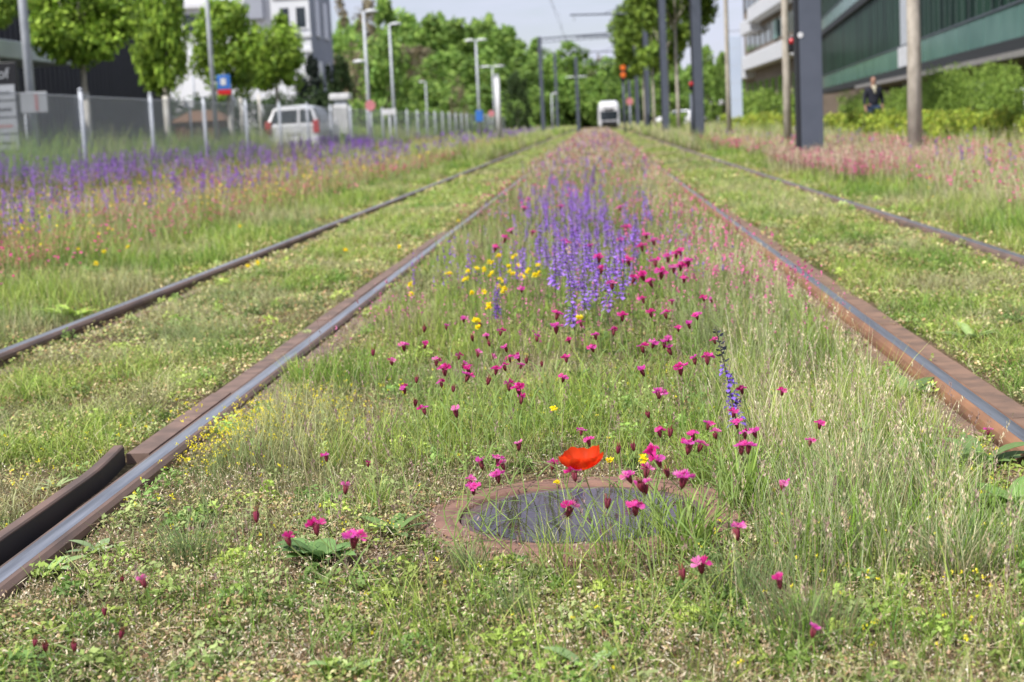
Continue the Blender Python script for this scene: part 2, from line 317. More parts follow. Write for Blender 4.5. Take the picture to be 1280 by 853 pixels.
# --- grass
def grass():
    parts = []
    def zone(n, z0, z1, xa, xb, p, hb, hj, cols, wts=None, wd=.0022, lean=.45, ns=.3, thr=.35, seed=41, K=3, rim=MHR+.005, dens=None, minpx=.55):
        x, y = ZX(n, z0, z1, xa, xb, p); k = keep_off(x, y, rim); nn = .65*vnoise(x, y, ns, seed)+.35*vnoise(x, y, ns*.28, seed+1)
        if dens is not None: k &= R.random(len(x)) < dens(x, y)
        k &= nn > thr+.07*R.standard_normal(len(x)); x = x[k]; y = y[k]; nn = nn[k]; n_ = len(x)
        h = (hb+hj*R.random(n_)**1.6)*(.6+.9*(nn-thr).clip(0, .5)/.3)
        dr_ = np.min([np.abs(x-r_) for r_ in RAILS], 0); h = h*(.35+.65*sstep(.06, .32, dr_))
        W = np.maximum(wd*(.7+.8*R.random(n_)), minpx*y/1600.*(1+.4*R.random(n_)))
        c = colmix(n_, cols, wts)
        pm = ((vnoise(x, y, 1.3*max(.5, ns*2), seed+7)-.56)*4).clip(0, .6)[:, None]; c = c*(1-pm)+colmix(n_, DRY, jit=.1)*pm*.8
        dk_ = (vnoise(x, y, .5, seed+9) > .6)[:, None]; c = np.where(dk_, c*np.array([.62, .78, .6]), c)
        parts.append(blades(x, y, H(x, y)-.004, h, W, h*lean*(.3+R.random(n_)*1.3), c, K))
    # centre strip: sparse in front, dense behind the manhole
    def dens(x, y): return np.where(y < 3.45, .42+.5*sstep(.25, .7, x), np.where(y < 4.5, .75, 1.0))
    zone(26000, 2.2, 5.2, -1.28, 1.0, 1.4, .03, .10, G, (4, 4, 3, 3, 3), .0017, .5, .16, .36, 41, 4, dens=dens)
    zone(42000, 4.2, 12, -1.22, .96, 1.4, .03, .08, G, (3, 4, 2, 4, 2), .002, .4, .3, .26, 43)
    zone(13000, 3.0, 12, .3, .92, 1.3, .05, .13, G[:2]+DRY[:3], (3, 3, 2, 2, 2), .002, .35, .25, .3, 45, 4)
    zone(40000, 10, 140, -1.2, .98, 1.15, .05, .14, G+DRY[:2], (3, 3, 2, 3, 2, 2, 1), .003, .3, .6, .2, 47)
    # lawn strips inside the tracks
    for xa, xb, sd in ((-2.54, -1.38, 51), (1.18, 2.30, 53)):
        zone(64000, 2.5, 22, xa, xb, 1.4, .022, .055, G+[DRY[0]], (5, 5, 3, 4, 2, 1), .0026, .8, .25, .24, sd, 2)
        zone(26000, 14, 160, xa, xb, 1.1, .03, .05, G+[DRY[0], DRY[2]], (4, 4, 2, 4, 1, 1, 1), .003, .5, .8, .2, sd+1, 2)
    # verges outside the tracks
    zone(48000, 5, 40, -4.8, -2.64, 1.3, .04, .09, G+DRY[:1], (4, 5, 3, 4, 2, 1), .0035, .4, .4, .25, 61)
    zone(60000, 8, 60, -8.4, -3.8, 1.2, .09, .16, G+DRY[:2], (3, 4, 3, 3, 3, 2, 1.5), .004, .3, .5, .22, 63)
    zone(30000, 40, 260, -8.4, -2.8, 1.0, .10, .22, G+DRY[:2], (3, 3, 2, 3, 2, 2, 1), .006, .3, 1.5, .15, 65, 2)
    zone(34000, 6, 40, 2.4, 3.8, 1.3, .04, .10, G+DRY[:1], (4, 5, 3, 4, 2, 1.5), .003, .4, .4, .25, 71)
    zone(46000, 8, 60, 3.2, 7.2, 1.2, .10, .20, G+DRY, (2, 3, 2, 2, 1, 3, 2, 3, 1), .004, .3, .5, .22, 73)
    zone(24000, 40, 260, 2.6, 7.0, 1.0, .12, .25, G+DRY, (2, 3, 2, 2, 1, 3, 2, 3, 1), .006, .3, 1.5, .15, 75, 2)
    zone(26000, 18, 90, -14, -8.7, 1.1, .2, .35, G, (3, 3, 4, 2, 4), .008, .3, .9, .2, 77, 2)
    return stuff('grass', 'green grass growing between and beside the tram rails', 'grass', parts, LEAF)
grass()
# --- pale seed-headed grasses
def seedgrass(pts, hmin, hmax, m=22, cols=DRY, spread=.35, sc=1.0, headc=None):
    parts = []; x = np.array([p[0] for p in pts]); y = np.array([p[1] for p in pts]); n = len(x)
    h = hmin+(hmax-hmin)*R.random(n); az = R.random(n)*2*PI; ln = h*spread*R.random(n); W = np.maximum(.0012*np.ones(n), .45*y/1600)
    parts.append(blades(x, y, H(x, y), h, W, ln, colmix(n, cols), 4, 1.1, .8, az))
    t = (.72+.28*R.random((n, m))); s = np.maximum(1, y/6)[:, None]
    off = ln[:, None]*t**1.8; zz = h[:, None]*(t-.25*(ln/h)[:, None]*t**2.2)
    r = .007*R.random((n, m))*sc*(1.15-t)*3.2*s; a = R.random((n, m))*2*PI
    P = np.stack([x[:, None]+np.cos(az)[:, None]*off+r*np.cos(a), y[:, None]+np.sin(az)[:, None]*off+r*np.sin(a), H(x, y)[:, None]+zz+.003], -1).reshape(-1, 3)
    N = n*m; L = (.006+.006*R.random(N))*sc*np.repeat(s[:, 0], m)
    parts.append(leaflets(P, L, L*.28, colmix(N, headc or cols, jit=.15), .3, tilt=PI/2*(.5+.45*R.random(N))))
    return parts
def zpts(n, z0, z1, xa, xb, p=1.3, rim=MHR):
    x, y = ZX(n, z0, z1, xa, xb, p); k = keep_off(x, y, rim); return list(zip(x[k], y[k]))
PK = [(.30, .20, .19), (.40, .28, .24), (.24, .15, .13)]
sg = seedgrass(zpts(190, 2.9, 6.0, .42, .82), .14, .28) + seedgrass(zpts(420, 6, 25, .45, .9), .12, .24, 12) + seedgrass(zpts(170, 2.8, 4.6, -.9, .9), .12, .24, 20, PK) \
    + seedgrass(zpts(240, 4.4, 8, -1.0, .7), .16, .28, 16, PK) + seedgrass(zpts(150, 2.6, 4.6, .2, .9), .12, .26, 18, PK+DRY) \
    + seedgrass(zpts(2600, 10, 80, 3.2, 7.0), .2, .36, 9, DRY+PK) + seedgrass(zpts(1900, 12, 90, -8.3, -4.2), .22, .36, 8, DRY+PK+PK) + seedgrass(zpts(1400, 19, 27, 2.75, 4.2, 1.1), .3, .44, 9, DRY+PK) + seedgrass(zpts(2200, 22, 150, -1.1, .95, 1.1), .2, .35, 8, PK+DRY)
stuff('seed_grass', 'dry beige grasses with feathery seed heads standing over the green grass', 'seed grass', sg, STRAW)
# --- far flower masses which nobody could count
MAG = [(.75, .10, .36), (.80, .22, .48), (.62, .07, .26)]; PUR = [(.32, .15, .56), (.40, .22, .62), (.24, .09, .46)]; YEL = [(.85, .62, .03), (.9, .7, .08)]
SOR = [(.52, .24, .17), (.60, .34, .24), (.46, .19, .18)]
def dots(n, z0, z1, xa, xb, p, h0, h1, cols, size, spike=1, ns=1.0, thr=.5, seed=90, m=5):
    x, y = ZX(n, z0, z1, xa, xb, p); k = keep_off(x, y); k &= vnoise(x, y, ns, seed) > thr; x = x[k]; y = y[k]; n_ = len(x)
    h = h0+(h1-h0)*R.random(n_); s = np.maximum(1, y/14)**.6
    parts = [blades(x, y, H(x, y), h, np.maximum(.002, .5*y/1600), h*.12*R.random(n_), colmix(n_, [(.12, .16, .05), (.2, .22, .08)]), 2)]
    c0 = colmix(n_, cols, jit=.15); c = np.repeat(c0, m, 0); N = n_*m; rr = size*.6*R.random(N)*np.repeat(s, m); a = R.random(N)*2*PI
    P = np.stack([np.repeat(x, m)+rr*np.cos(a), np.repeat(y, m)+rr*np.sin(a), np.repeat(H(x, y)+h, m)-spike*R.random(N)*np.repeat(h, m)*.45-(0 if spike else 1)*rr*.3], -1)
    L = size*(.7+.6*R.random(N))*np.repeat(s, m); parts.append(leaflets(P, L, L*.8, c, .3)); return parts
fm = dots(420, 6, 14, .1, .85, 1.1, .2, .34, [(.72, .14, .36), (.62, .12, .30), (.78, .26, .44)], .013, .3, .5, .35, 192, 5) + dots(1500, 5.5, 14, -.95, .85, 1.1, .16, .32, [(.62, .20, .34), (.5, .22, .26), (.70, .22, .42)], .009, .35, .5, .42, 190, 5) + dots(500, 7, 16, -.9, .6, 1.1, .22, .38, PUR, .011, .8, .5, .45, 191, 9) + dots(2300, 14, 60, -8.4, -6.9, 1.1, .34, .62, PUR+[(.34, .24, .5)], .019, .8, .8, .46, 91, 10) + dots(900, 50, 200, -8.4, -4.5, 1.0, .3, .55, PUR, .03, 1, 3, .45, 92, 12) \
   + dots(700, 10, 45, -7.0, -4.4, 1.1, .35, .55, PUR, .022, 1, .9, .5, 93, 12) + dots(2400, 7, 40, -7.5, -3.4, 1.2, .14, .32, MAG, .016, 0, .6, .38, 94, 5) \
   + dots(520, 8, 40, -7.2, -3.8, 1.2, .2, .4, [(.88, .74, .05)], .019, 0, .5, .5, 95, 5) + dots(12000, 8, 80, -8.0, -3.7, 1.15, .14, .38, SOR, .013, 1, 1.4, .30, 96, 7) \
   + dots(6000, 8, 60, 3.1, 7.0, 1.15, .16, .34, MAG, .022, 0, .8, .45, 97, 5) + dots(1700, 18, 27, 2.75, 4.4, 1.1, .25, .42, SOR[:1]+MAG+[(.6, .52, .4)], .016, 1, .5, .1, 197, 7) + dots(420, 12, 60, 3.6, 6.6, 1.1, .35, .5, PUR, .022, 1, .7, .62, 98, 10) \
   + dots(260, 8, 40, 2.9, 5.2, 1.1, .08, .3, YEL, .016, 0, .8, .62, 99, 3) + dots(8000, 9, 90, 3.2, 7.0, 1.15, .16, .36, SOR[:1]+MAG[:1]+[(.66, .55, .45)], .012, 1, 1, .35, 100, 6) \
   + dots(700, 22, 120, -1.1, .8, 1.2, .2, .42, PUR, .018, 1, .5, .55, 101, 9) + dots(1500, 12, 90, -1.15, .85, 1.2, .2, .38, MAG, .016, 0, .5, .45, 102, 4) \
   + dots(5200, 10, 160, -1.15, .9, 1.1, .15, .34, SOR, .007, 1, .8, .25, 103, 6)
stuff('meadow_flowers', 'haze of purple, pink, yellow and rust-red wildflowers along the verges and far middle strip', 'wildflowers', fm, PETAL)
# tiny yellow trefoil flowers in the ground cover
def tref():
    parts = []
    for cx, cy, r, n in ((300, 560, .22, 150), (360, 540, .2, 110), (250, 575, .16, 60), (150, 620, .3, 40), (700, 500, .6, 60), (1180, 620, .35, 60), (1120, 700, .35, 30), (620, 780, .7, 30), (80, 600, .5, 50), (420, 560, .5, 40), (850, 500, .5, 40), (1150, 760, .3, 26), (330, 530, .25, 160), (280, 545, .2, 120), (400, 515, .25, 70)):
        p = hit(cx, cy); x = p.x+r*R.standard_normal(n)*.6; y = p.y+r*R.standard_normal(n); k = keep_off(x, y, MHR+.02); x = x[k]; y = y[k]; m = 5; N = len(x)*m
        P = np.repeat(fstack(x, y, .03)+np.array([0, 0, 1])*(.035*R.random((len(x), 1))), m, 0)+.0028*R.standard_normal((N, 3))
        parts.append(leaflets(P, .0060, .0048, colmix(N, [(.80, .72, .03), (.9, .78, .1)], jit=.1), .1))
    return stuff('trefoil_blossoms', 'tiny yellow trefoil blossoms sprinkled through the ground cover', 'blossoms', parts, PETAL)
tref()
#PART2
# ------------------------------------------------------------------ world, sun
world = bpy.data.worlds.new('World'); SC.world = world; world.use_nodes = True; nt = world.node_tree
SUN = Vector((-.54, -.58, .98)).normalized(); EL = math.asin(SUN.z); AZ = math.atan2(SUN.x, SUN.y)
sky = nt.nodes.new('ShaderNodeTexSky'); sky.sky_type = 'NISHITA'; sky.sun_disc = False; sky.sun_elevation = EL; sky.sun_rotation = AZ; sky.air_density = 1.0; sky.dust_density = .6
bg = nt.nodes['Background']; bg.inputs[1].default_value = .1
tc = nt.nodes.new('ShaderNodeTexCoord'); mp = nt.nodes.new('ShaderNodeMapping'); mp.inputs['Scale'].default_value = (1, 1, 4.5); nt.links.new(tc.outputs['Generated'], mp.inputs[0])
cn = nt.nodes.new('ShaderNodeTexNoise'); cn.inputs['Scale'].default_value = 3.2; cn.inputs['Detail'].default_value = 8; cn.inputs['Roughness'].default_value = .62; nt.links.new(mp.outputs[0], cn.inputs[0])
cr = nt.nodes.new('ShaderNodeValToRGB'); cr.color_ramp.elements[0].position = .38; cr.color_ramp.elements[1].position = .60; cr.color_ramp.elements[0].color = (.5, .5, .5, 1); cr.color_ramp.elements[1].color = (1, 1, 1, 1); nt.links.new(cn.outputs[0], cr.inputs[0])
mx = nt.nodes.new('ShaderNodeMix'); mx.data_type = 'RGBA'; nt.links.new(cr.outputs[0], mx.inputs[0]); nt.links.new(sky.outputs[0], mx.inputs[6]); mx.inputs[7].default_value = (7.6, 7.9, 9.8, 1)
nt.links.new(mx.outputs[2], bg.inputs[0])
sl = bpy.data.lights.new('sun', 'SUN'); sl.energy = 5.0; sl.angle = math.radians(.53); sl.color = (1, .96, .9); so = bpy.data.objects.new('sun', sl); C.objects.link(so)
so.rotation_euler = (-SUN).to_track_quat('-Z', 'Y').to_euler(); so.location = (0, 0, 30)
SC.view_settings.view_transform = 'Standard'; SC.view_settings.look = 'None'; SC.view_settings.exposure = 0; SC.view_settings.gamma = 1
SC.cycles.max_bounces = 6; SC.cycles.diffuse_bounces = 3; SC.cycles.transparent_max_bounces = 16; SC.cycles.use_denoising = True
# ------------------------------------------------------------------ rails
def extr(prof, y0, y1, seg=1, closed=False, c=(1, 1, 1), path=None):
    """profile (x,z) pulled along Y"""
    mb = MB(); ys = [y0+(y1-y0)*i/seg for i in range(seg+1)]; n = len(prof)
    vs = [(x+(path(y) if path else 0), y, z) for y in ys for x, z in prof]
    fs = [(i*n+k, (i+1)*n+k, (i+1)*n+k+1, i*n+k+1) for i in range(seg) for k in range(n-1)]
    if closed:
        fs += [(i*n+n-1, (i+1)*n+n-1, (i+1)*n, i*n) for i in range(seg)]; fs += [tuple(range(n-1, -1, -1)), tuple(range(seg*n, seg*n+n))]
    mb.add(vs, fs, c); return mb
def rail(X, side, label, sidem, stripm, strip_z, groove, field, zt=.078):
    """side = direction from the rail to the middle of its track"""
    t = thing('tram_rail', label, 'rail', (X, 0, 0))
    hw = .040; y0, y1 = .3, 420
    hs = M['steel'] if X < 0 else M['dsteel']
    top = [(-.021, zt-.0016), (-.010, zt), (.010, zt), (.021, zt-.0016)]
    extr(top, y0, y1, 1).build('rail_head', hs, t, smooth=True)
    body = [(-hw+.012, -.04), (-hw+.010, zt-.040), (-hw-.001, zt-.030), (-hw-.001, zt-.014), (-.031, zt-.004), (-.0212, zt-.0018)] if X < 0 else [(-hw-.006, -.04), (-hw-.006, zt-.03), (-hw-.001, zt-.014), (-.031, zt-.004), (-.0212, zt-.0018)]
    extr([(-a, b) for a, b in body[::-1]], y0, y1).build('rail_side', sidem, t); extr(body, y0, y1).build('rail_side', sidem, t)
    # filler strip on the track side: blocks with joints
    mb = MB(); y = y0
    a, b = side*(hw+groove), side*(hw+groove+(.066 if X < 0 else .085)); a, b = min(a, b), max(a, b)
    y = 4.45 if (X < 0 and X > -2) else y0
    y2 = 13 if X < 0 else 15
    while y < y2:
        Ln = 1.05; mb.box((a, y+.006, -.03), (b, y+Ln, strip_z+random.uniform(-.004, .003))); y += Ln
    mb.build('filler_strip', stripm, t)
    if field:
        mb = MB(); a, b = -side*(hw+.012), -side*(hw+.012+field); a, b = min(a, b), max(a, b); y = y0 if X > 0 else 5.1
        while y < 9.5:
            mb.box((a, y+.006, -.03), (b, y+1.2, .012+random.uniform(-.003, .003))); y += 1.2
        mb.build('concrete_edge', stripm, t)
    return t
rail(RAILS[0], 1, 'leftmost tram rail beside the meadow by the fence', M['dkrust'], M['dstrip'], .006, .03, 0, .06)
rl = rail(RAILS[1], -1, 'polished tram rail with raised guard plate at lower left', M['dkrust'], M['dstrip'], .024, .004, .12, .032)
rail(RAILS[2], 1, 'tram rail with orange rusty flank and grey top right of the flower strip', M['rust'], M['strip'], .026, .012, .14, .054)
rail(RAILS[3], 1, 'rightmost tram rail below the pink meadow and tree trunks', M['dkrust'], M['strip'], .014, .02, .05, .05)
# guard plate with flared end, lying left of the near part of the left inner rail
def gp():
    x0 = -.040-.040; ye = hit(172, 556, .054).y
    prof = [(x0, -.03), (x0, .050), (x0-.004, .054), (x0-.028, .054), (x0-.032, .050), (x0-.032, -.03)]
    path = lambda y: -.032*max(0, (y-ye+.37)/.37)**1.2
    extr(prof[::-1], .3, ye, 40, True, path=path).build('guard_plate', M['dkrust'], rl)
    pf = [(x0+.002, -.02), (x0+.002, .047)]; extr(pf, .3, ye-.004, 40, path=path).build('guard_shade_face', M['mastd'], rl)  # black strip paints the shade on the plate's inner side
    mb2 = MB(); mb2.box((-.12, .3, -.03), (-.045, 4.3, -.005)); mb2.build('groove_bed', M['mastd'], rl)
gp()
# ------------------------------------------------------------------ manhole with a puddle on its lid
def manhole():
    t = thing('manhole_cover', 'round rusty manhole with rainwater standing on its lid', 'manhole', (MHX, MHY, 0), .3)
    r0, r1 = MHI, MHR
    mb = MB(); mb.lathe([(r1+.012, -.03), (r1+.004, .006), (r1-.004, .012), (r1-.02, .0125), (r1-.023, .009), (r1-.028, .009), (r1-.031, .0125), (r0+.018, .0135), (r0+.014, .010), (r0+.008, .010), (r0+.004, .0135), (r0, .013), (r0-.003, -.005)], 96)
    mb.build('rim', M['frame'], t, True)
    lid = mat('wet_rusty_lid', (.17, .105, .10), .5, 0, (.08, .05, .05), 14, .5, lo=.35, hi=.65)
    mb = MB(); mb.lathe([(r0-.004, -.004), (r0-.006, .0052), (r0-.02, .0056), (r0-.1, .0035), (.0005, .0028)], 96)
    # studs cast into the lid
    for i in range(-7, 8):
        for j in range(-7, 8):
            x, y = i*.036, j*.036
            if x*x+y*y < (r0-.03)**2: mb.box((x-.009, y-.009, .002), (x+.009, y+.009, .0056 if x*x+y*y > .16**2 else .0048))
    mb.build('lid', lid, t)
    m = bpy.data.materials.new('rain_water'); m.use_nodes = True; nt = m.node_tree; out = nt.nodes['Material Output']; b = nt.nodes['Principled BSDF']
    b.inputs['Base Color'].default_value = (.10, .07, .065, 1); b.inputs['Roughness'].default_value = .03; b.inputs['IOR'].default_value = 1.6; b.inputs['Specular IOR Level'].default_value = 1
    n = nt.nodes.new('ShaderNodeTexNoise'); n.inputs['Scale'].default_value = 22; n.inputs['Detail'].default_value = 5
    bp = nt.nodes.new('ShaderNodeBump'); bp.inputs['Strength'].default_value = .04; bp.inputs['Distance'].default_value = .004; nt.links.new(n.outputs[0], bp.inputs['Height']); nt.links.new(bp.outputs[0], b.inputs['Normal'])
    tr = nt.nodes.new('ShaderNodeBsdfTransparent'); tr.inputs[0].default_value = (.95, .9, .9, 1); gl = nt.nodes.new('ShaderNodeBsdfGlossy'); gl.inputs['Roughness'].default_value = .03; gl.inputs[0].default_value = (1, .88, .93, 1); nt.links.new(bp.outputs[0], gl.inputs['Normal'])
    lw = nt.nodes.new('ShaderNodeFresnel'); lw.inputs[0].default_value = 1.72
    ms = nt.nodes.new('ShaderNodeMixShader'); nt.links.new(lw.outputs[0], ms.inputs[0]); nt.links.new(tr.outputs[0], ms.inputs[1]); nt.links.new(gl.outputs[0], ms.inputs[2]); nt.links.new(ms.outputs[0], out.inputs[0])
    mb = MB(); vs = [(0, 0, .0066)]; N = 90
    for k in range(N):
        a = 2*PI*k/N; r = (r0-.012)*(1-.05*abs(math.sin(1.7*a+.6))-.06*abs(math.sin(3.1*a))); vs.append((r*math.cos(a), r*math.sin(a), .0066))
    mb.add(vs, [(0, 1+k, 1+(k+1) % N) for k in range(N)]); mb.build('puddle', m, t)
manhole()
# ------------------------------------------------------------------ flowers as individuals
def rotz(v, a): return Vector((v.x*math.cos(a)-v.y*math.sin(a), v.x*math.sin(a)+v.y*math.cos(a), v.z))
def petal_fan(mb, c, n0, ang, r, w, col, teeth=4, cup=.25):
    """one petal from centre c spreading along direction ang around normal n0"""
    n0 = n0.normalized(); a = n0.orthogonal().normalized(); b = n0.cross(a)
    u = a*math.cos(ang)+b*math.sin(ang); v = n0.cross(u); vs = [c]; cc = [tuple(x*.7 for x in col)]
    k = teeth*2+1
    for i in range(k):
        t = i/(k-1)-.5; rr = r*(1-.55*t*t)*(1.0 if i % 2 == 0 else .86)
        p = c+u*rr+v*(t*w)*1.0+n0*(cup*rr*(1+.4*math.sin(i*2.1)))
        vs.append(p); cc.append(tuple(min(1, x*random.uniform(.85, 1.2)) for x in col))
    mb.add(vs, [(0, i, i+1) for i in range(1, k)], cc)
def pink_head(kind, seed):
    random.seed(seed); cal = MB(); pet = MB()
    nb = random.randint(5, 7)
    for i in range(nb):
        a = 2*PI*i/nb+random.random()*.5; r = .0035; spread = .0045+.003*random.random()
        p0 = Vector((0, 0, -.002)); p1 = Vector((r*math.cos(a), r*math.sin(a), .006)); p2 = Vector((spread*math.cos(a), spread*math.sin(a), .017+.004*random.random()))
        q = random.uniform(.7, 1.3); cal.tube([p0, p1, p1.lerp(p2, .5), p2], [.0012, .0022, .0024, .0015], 6, (.19*q, .022*q, .050*q))
        for s_ in (-.35, .35):   # pointed bracts
            b0 = Vector((r*math.cos(a+s_), r*math.sin(a+s_), .002)); b1 = b0*1.5+Vector((0, 0, .014+.006*random.random())); cal.tube([b0, b0.lerp(b1, .5), b1], [.001, .0016, .0002], 4, (.24, .07, .06))
    if kind != 'dry':
        for i in range({'full': 3, 'small': 1, 'half': 2}[kind]):
            a = 2*PI*i/3+random.random(); off = .0065 if kind != 'small' else .001
            c = Vector((off*math.cos(a), off*math.sin(a), .0175)); nn = Vector((.45*math.cos(a), .45*math.sin(a), 1)); col = random.choice([(.70, .05, .34), (.78, .12, .46), (.60, .04, .27), (.66, .10, .44), (.80, .26, .54)])
            for k in range(5): petal_fan(pet, c, nn, 2*PI*k/5+random.random()*.3, .0108, .0108, col, 4, random.uniform(.15, .9))
    else:
        for i in range(7):
            a = random.random()*6.28; b0 = Vector((.003*math.cos(a), .003*math.sin(a), .014)); cal.tube([b0, b0*1.7+Vector((0, 0, .004+.004*random.random()))], [.0018, .0004], 4, (.22, .07, .04))
    return cal.mesh('calyx', True), (pet.mesh('petals') if kind != 'dry' else None)
def stem_mesh(seed, leaves=3, col=(.27, .36, .11), r=.0013):
    random.seed(seed); mb = MB(); b = random.uniform(-.06, .06); c = random.uniform(-.06, .06)
    f = lambda t: Vector((b*math.sin(PI*t), c*math.sin(PI*t), t))
    mb.tube([f(i/6) for i in range(7)], [r*1.15]*4+[r]*3, 5, col)
    for k in range(leaves):
        t = .15+.25*k; a = random.random()*6.28
        for s_ in (0, PI):
            p = f(t); q = p+Vector((math.cos(a+s_)*.09, math.sin(a+s_)*.09, .13)); sd = Vector((-math.sin(a+s_), math.cos(a+s_), 0))*.0013
            m_ = p.lerp(q, .5)+Vector((0, 0, .03)); mb.add([p-sd, p+sd, m_+sd*1.3, m_-sd*1.3, q], [(0, 1, 2, 3), (3, 2, 4)], (.18, .27, .07))
    return mb.mesh('stem')
HEADS = {k: [pink_head(k, 100+i+10*j) for i in range(4)] for j, k in enumerate(('full', 'half', 'small', 'dry'))}
STEMS = [stem_mesh(300+i) for i in range(5)]
def put_pink(px, py, h, kind, label, group=None, s=1.0, lean=None):
    p = hit(px, py, h+.012); ln = random.uniform(-.03, .03) if lean is None else lean; ly = random.uniform(-.03, .02)
    bx, by = p.x-ln, p.y-ly; gz = float(H(bx, by))-.003
    t = thing('wild_pink', label, 'flower', (bx, by, gz), 0, group)
    st = link('stem', random.choice(STEMS), LEAF, t)
    L = h-gz
    # shear-free tilt of the stem towards its head
    v = Vector((ln, ly, L)); q = Vector((0, 0, 1)).rotation_difference(v); st.rotation_mode = 'QUATERNION'; st.rotation_quaternion = q; st.scale = (1, 1, v.length)
    cm, pm = random.choice(HEADS[kind]); rz = random.random()*6.28
    c = link('calyx', cm, LEAF, t, v); c.rotation_euler = (random.uniform(-.35, .35), random.uniform(-.35, .35), rz); s *= (1.0 if py > 560 else .84)*random.uniform(.8, 1.12); c.scale = (s*.92, s*.92, s*1.0)
    if pm:
        f = link('petals', pm, PETAL, t, v); f.rotation_euler = c.rotation_euler; f.scale = (s*1.12,)*3
    return t
random.seed(5)
put_pink(362, 674, .20, 'half', 'magenta wild pink, left one of the three blooms in the left foreground', s=1.0, lean=-.012)
put_pink(396, 661, .215, 'full', 'magenta wild pink, tallest and middle one of the three blooms in the left foreground', s=1.08, lean=-.01)
put_pink(441, 677, .205, 'full', 'magenta wild pink, right one of the three blooms in the left foreground', s=1.05, lean=.02)
put_pink(320, 645, .19, 'dry', 'withered dark red pink head left of the three foreground blooms', s=1.15, lean=-.03)
put_pink(181, 727, .09, 'small', 'lone small pink blossom low in the lower left near the polished rail', s=.85)
for q in ((153, 720), (42, 800), (56, 806), (92, 806), (130, 762), (150, 790)): put_pink(*q, .07, 'dry', 'dried brown flower bud on a short stalk in the lower left corner', 'dried buds in the lower left corner', s=.7)
put_pink(408, 571, .16, 'half', 'small magenta pink standing alone left of the manhole, upper one', s=.8)
put_pink(431, 611, .13, 'small', 'pale pink single blossom between the manhole and the yellow trefoil patch', s=.9)
put_pink(460, 578, .14, 'small', 'tiny magenta bud just left of the manhole rim', s=.6)
put_pink(709, 638, .16, 'half', 'fading pink bloom standing in front of the puddle below the poppy', s=1.0)
put_pink(759, 628, .17, 'dry', 'wilted dark pink head in front of the puddle right of the poppy stem', s=1.0)
put_pink(719, 594, .22, 'half', 'magenta pink bloom close under the red poppy', s=.85)
put_pink(975, 727, .14, 'half', 'magenta pink in the lower right foreground grass, upper of two', s=1.0)
put_pink(1015, 788, .12, 'small', 'lowest small pink blossom in the lower right foreground grass', s=.8)
put_pink(979, 607, .18, 'half', 'magenta pink alone in tall grass right of the manhole', s=.9)
put_pink(922, 667, .15, 'half', 'magenta pink in grass at the lower right edge of the manhole', s=1.0)
put_pink(877, 709, .11, 'half', 'drooping dusky pink head low in front of the manhole, wider of two', s=1.1)
put_pink(854, 716, .10, 'dry', 'dusky closed pink head low in front of the manhole, narrower of two', s=1.0)
put_pink(1235, 538, .15, 'half', 'single pink bloom in front of the rusty rail at the right edge', s=.9)
gl, lab = 'pinks over the left rim of the manhole', 'small magenta wild pink over the left rim of the manhole'
for q in ((603, 580), (621, 574), (630, 581), (588, 602), (592, 611), (623, 597), (690, 581), (648, 557)): put_pink(*q, random.uniform(.13, .18), random.choice(('half', 'half', 'full', 'small')), lab, gl, s=random.uniform(.8, .95))
gl, lab = 'pinks over the right half of the manhole', 'magenta wild pink in the cluster over the right half of the manhole'
for q in ((726, 538), (737, 551), (772, 560), (792, 557), (811, 516), (825, 540), (837, 540), (816, 566), (825, 576), (807, 590), (806, 611), (835, 589), (794, 637), (852, 602), (859, 561), (867, 544), (884, 531), (895, 542), (873, 558), (789, 596), (803, 607)):
    put_pink(*q, random.uniform(.19, .26), random.choice(('full', 'half', 'full', 'half', 'dry')), lab, gl, s=random.uniform(.85, 1.1))
gl, lab = 'pinks around the purple sage spike', 'magenta wild pink crowded around the foot of the purple sage spike'
for q in ((916, 516), (922, 529), (931, 542), (945, 540), (935, 560), (926, 561), (928, 487), (977, 489), (1024, 530), (1012, 551)): put_pink(*q, random.uniform(.2, .26), random.choice(('full', 'half')), lab, gl, s=random.uniform(.85, 1.05))
gl, lab = 'pinks behind the manhole on the left', 'small magenta pink in the green grass behind the manhole, left of centre'
for q in ((506, 487), (519, 502), (531, 512), (566, 484), (571, 515), (649, 487), (651, 499), (505, 434), (530, 411), (530, 431), (579, 399), (558, 408), (520, 473), (556, 464), (552, 479), (573, 445), (578, 455), (587, 461), (582, 471), (591, 422), (609, 420), (612, 428), (597, 442), (614, 446), (619, 463), (609, 475), (633, 435), (638, 448), (632, 458), (649, 447), (658, 449), (650, 456), (636, 483), (671, 422), (677, 453), (703, 472), (490, 452), (545, 452), (466, 440), (600, 405), (625, 415)):
    put_pink(*q, random.uniform(.22, .30), random.choice(('full', 'half', 'half', 'small', 'dry')), lab, gl, s=random.uniform(.85, 1.15))
gl, lab = 'pinks behind the manhole on the right', 'small magenta pink in the green grass behind the manhole, right of centre'
for q in ((823, 493), (695, 412), (695, 395), (652, 362), (727, 404), (712, 425), (742, 435), (745, 420), (767, 414), (708, 448), (778, 397), (805, 375), (814, 392), (840, 377), (855, 350), (833, 394), (862, 406), (880, 373), (890, 375), (815, 430), (835, 423), (830, 430), (804, 436), (839, 438), (805, 464), (851, 463), (824, 492), (884, 450), (894, 425), (869, 450), (872, 395), (848, 410)):
    put_pink(*q, random.uniform(.24, .32), random.choice(('full', 'half', 'full', 'small')), lab, gl, s=random.uniform(.9, 1.25))
gl, lab = 'far pinks among the purple sage', 'distant pink bloom blurred among the purple sage spikes'
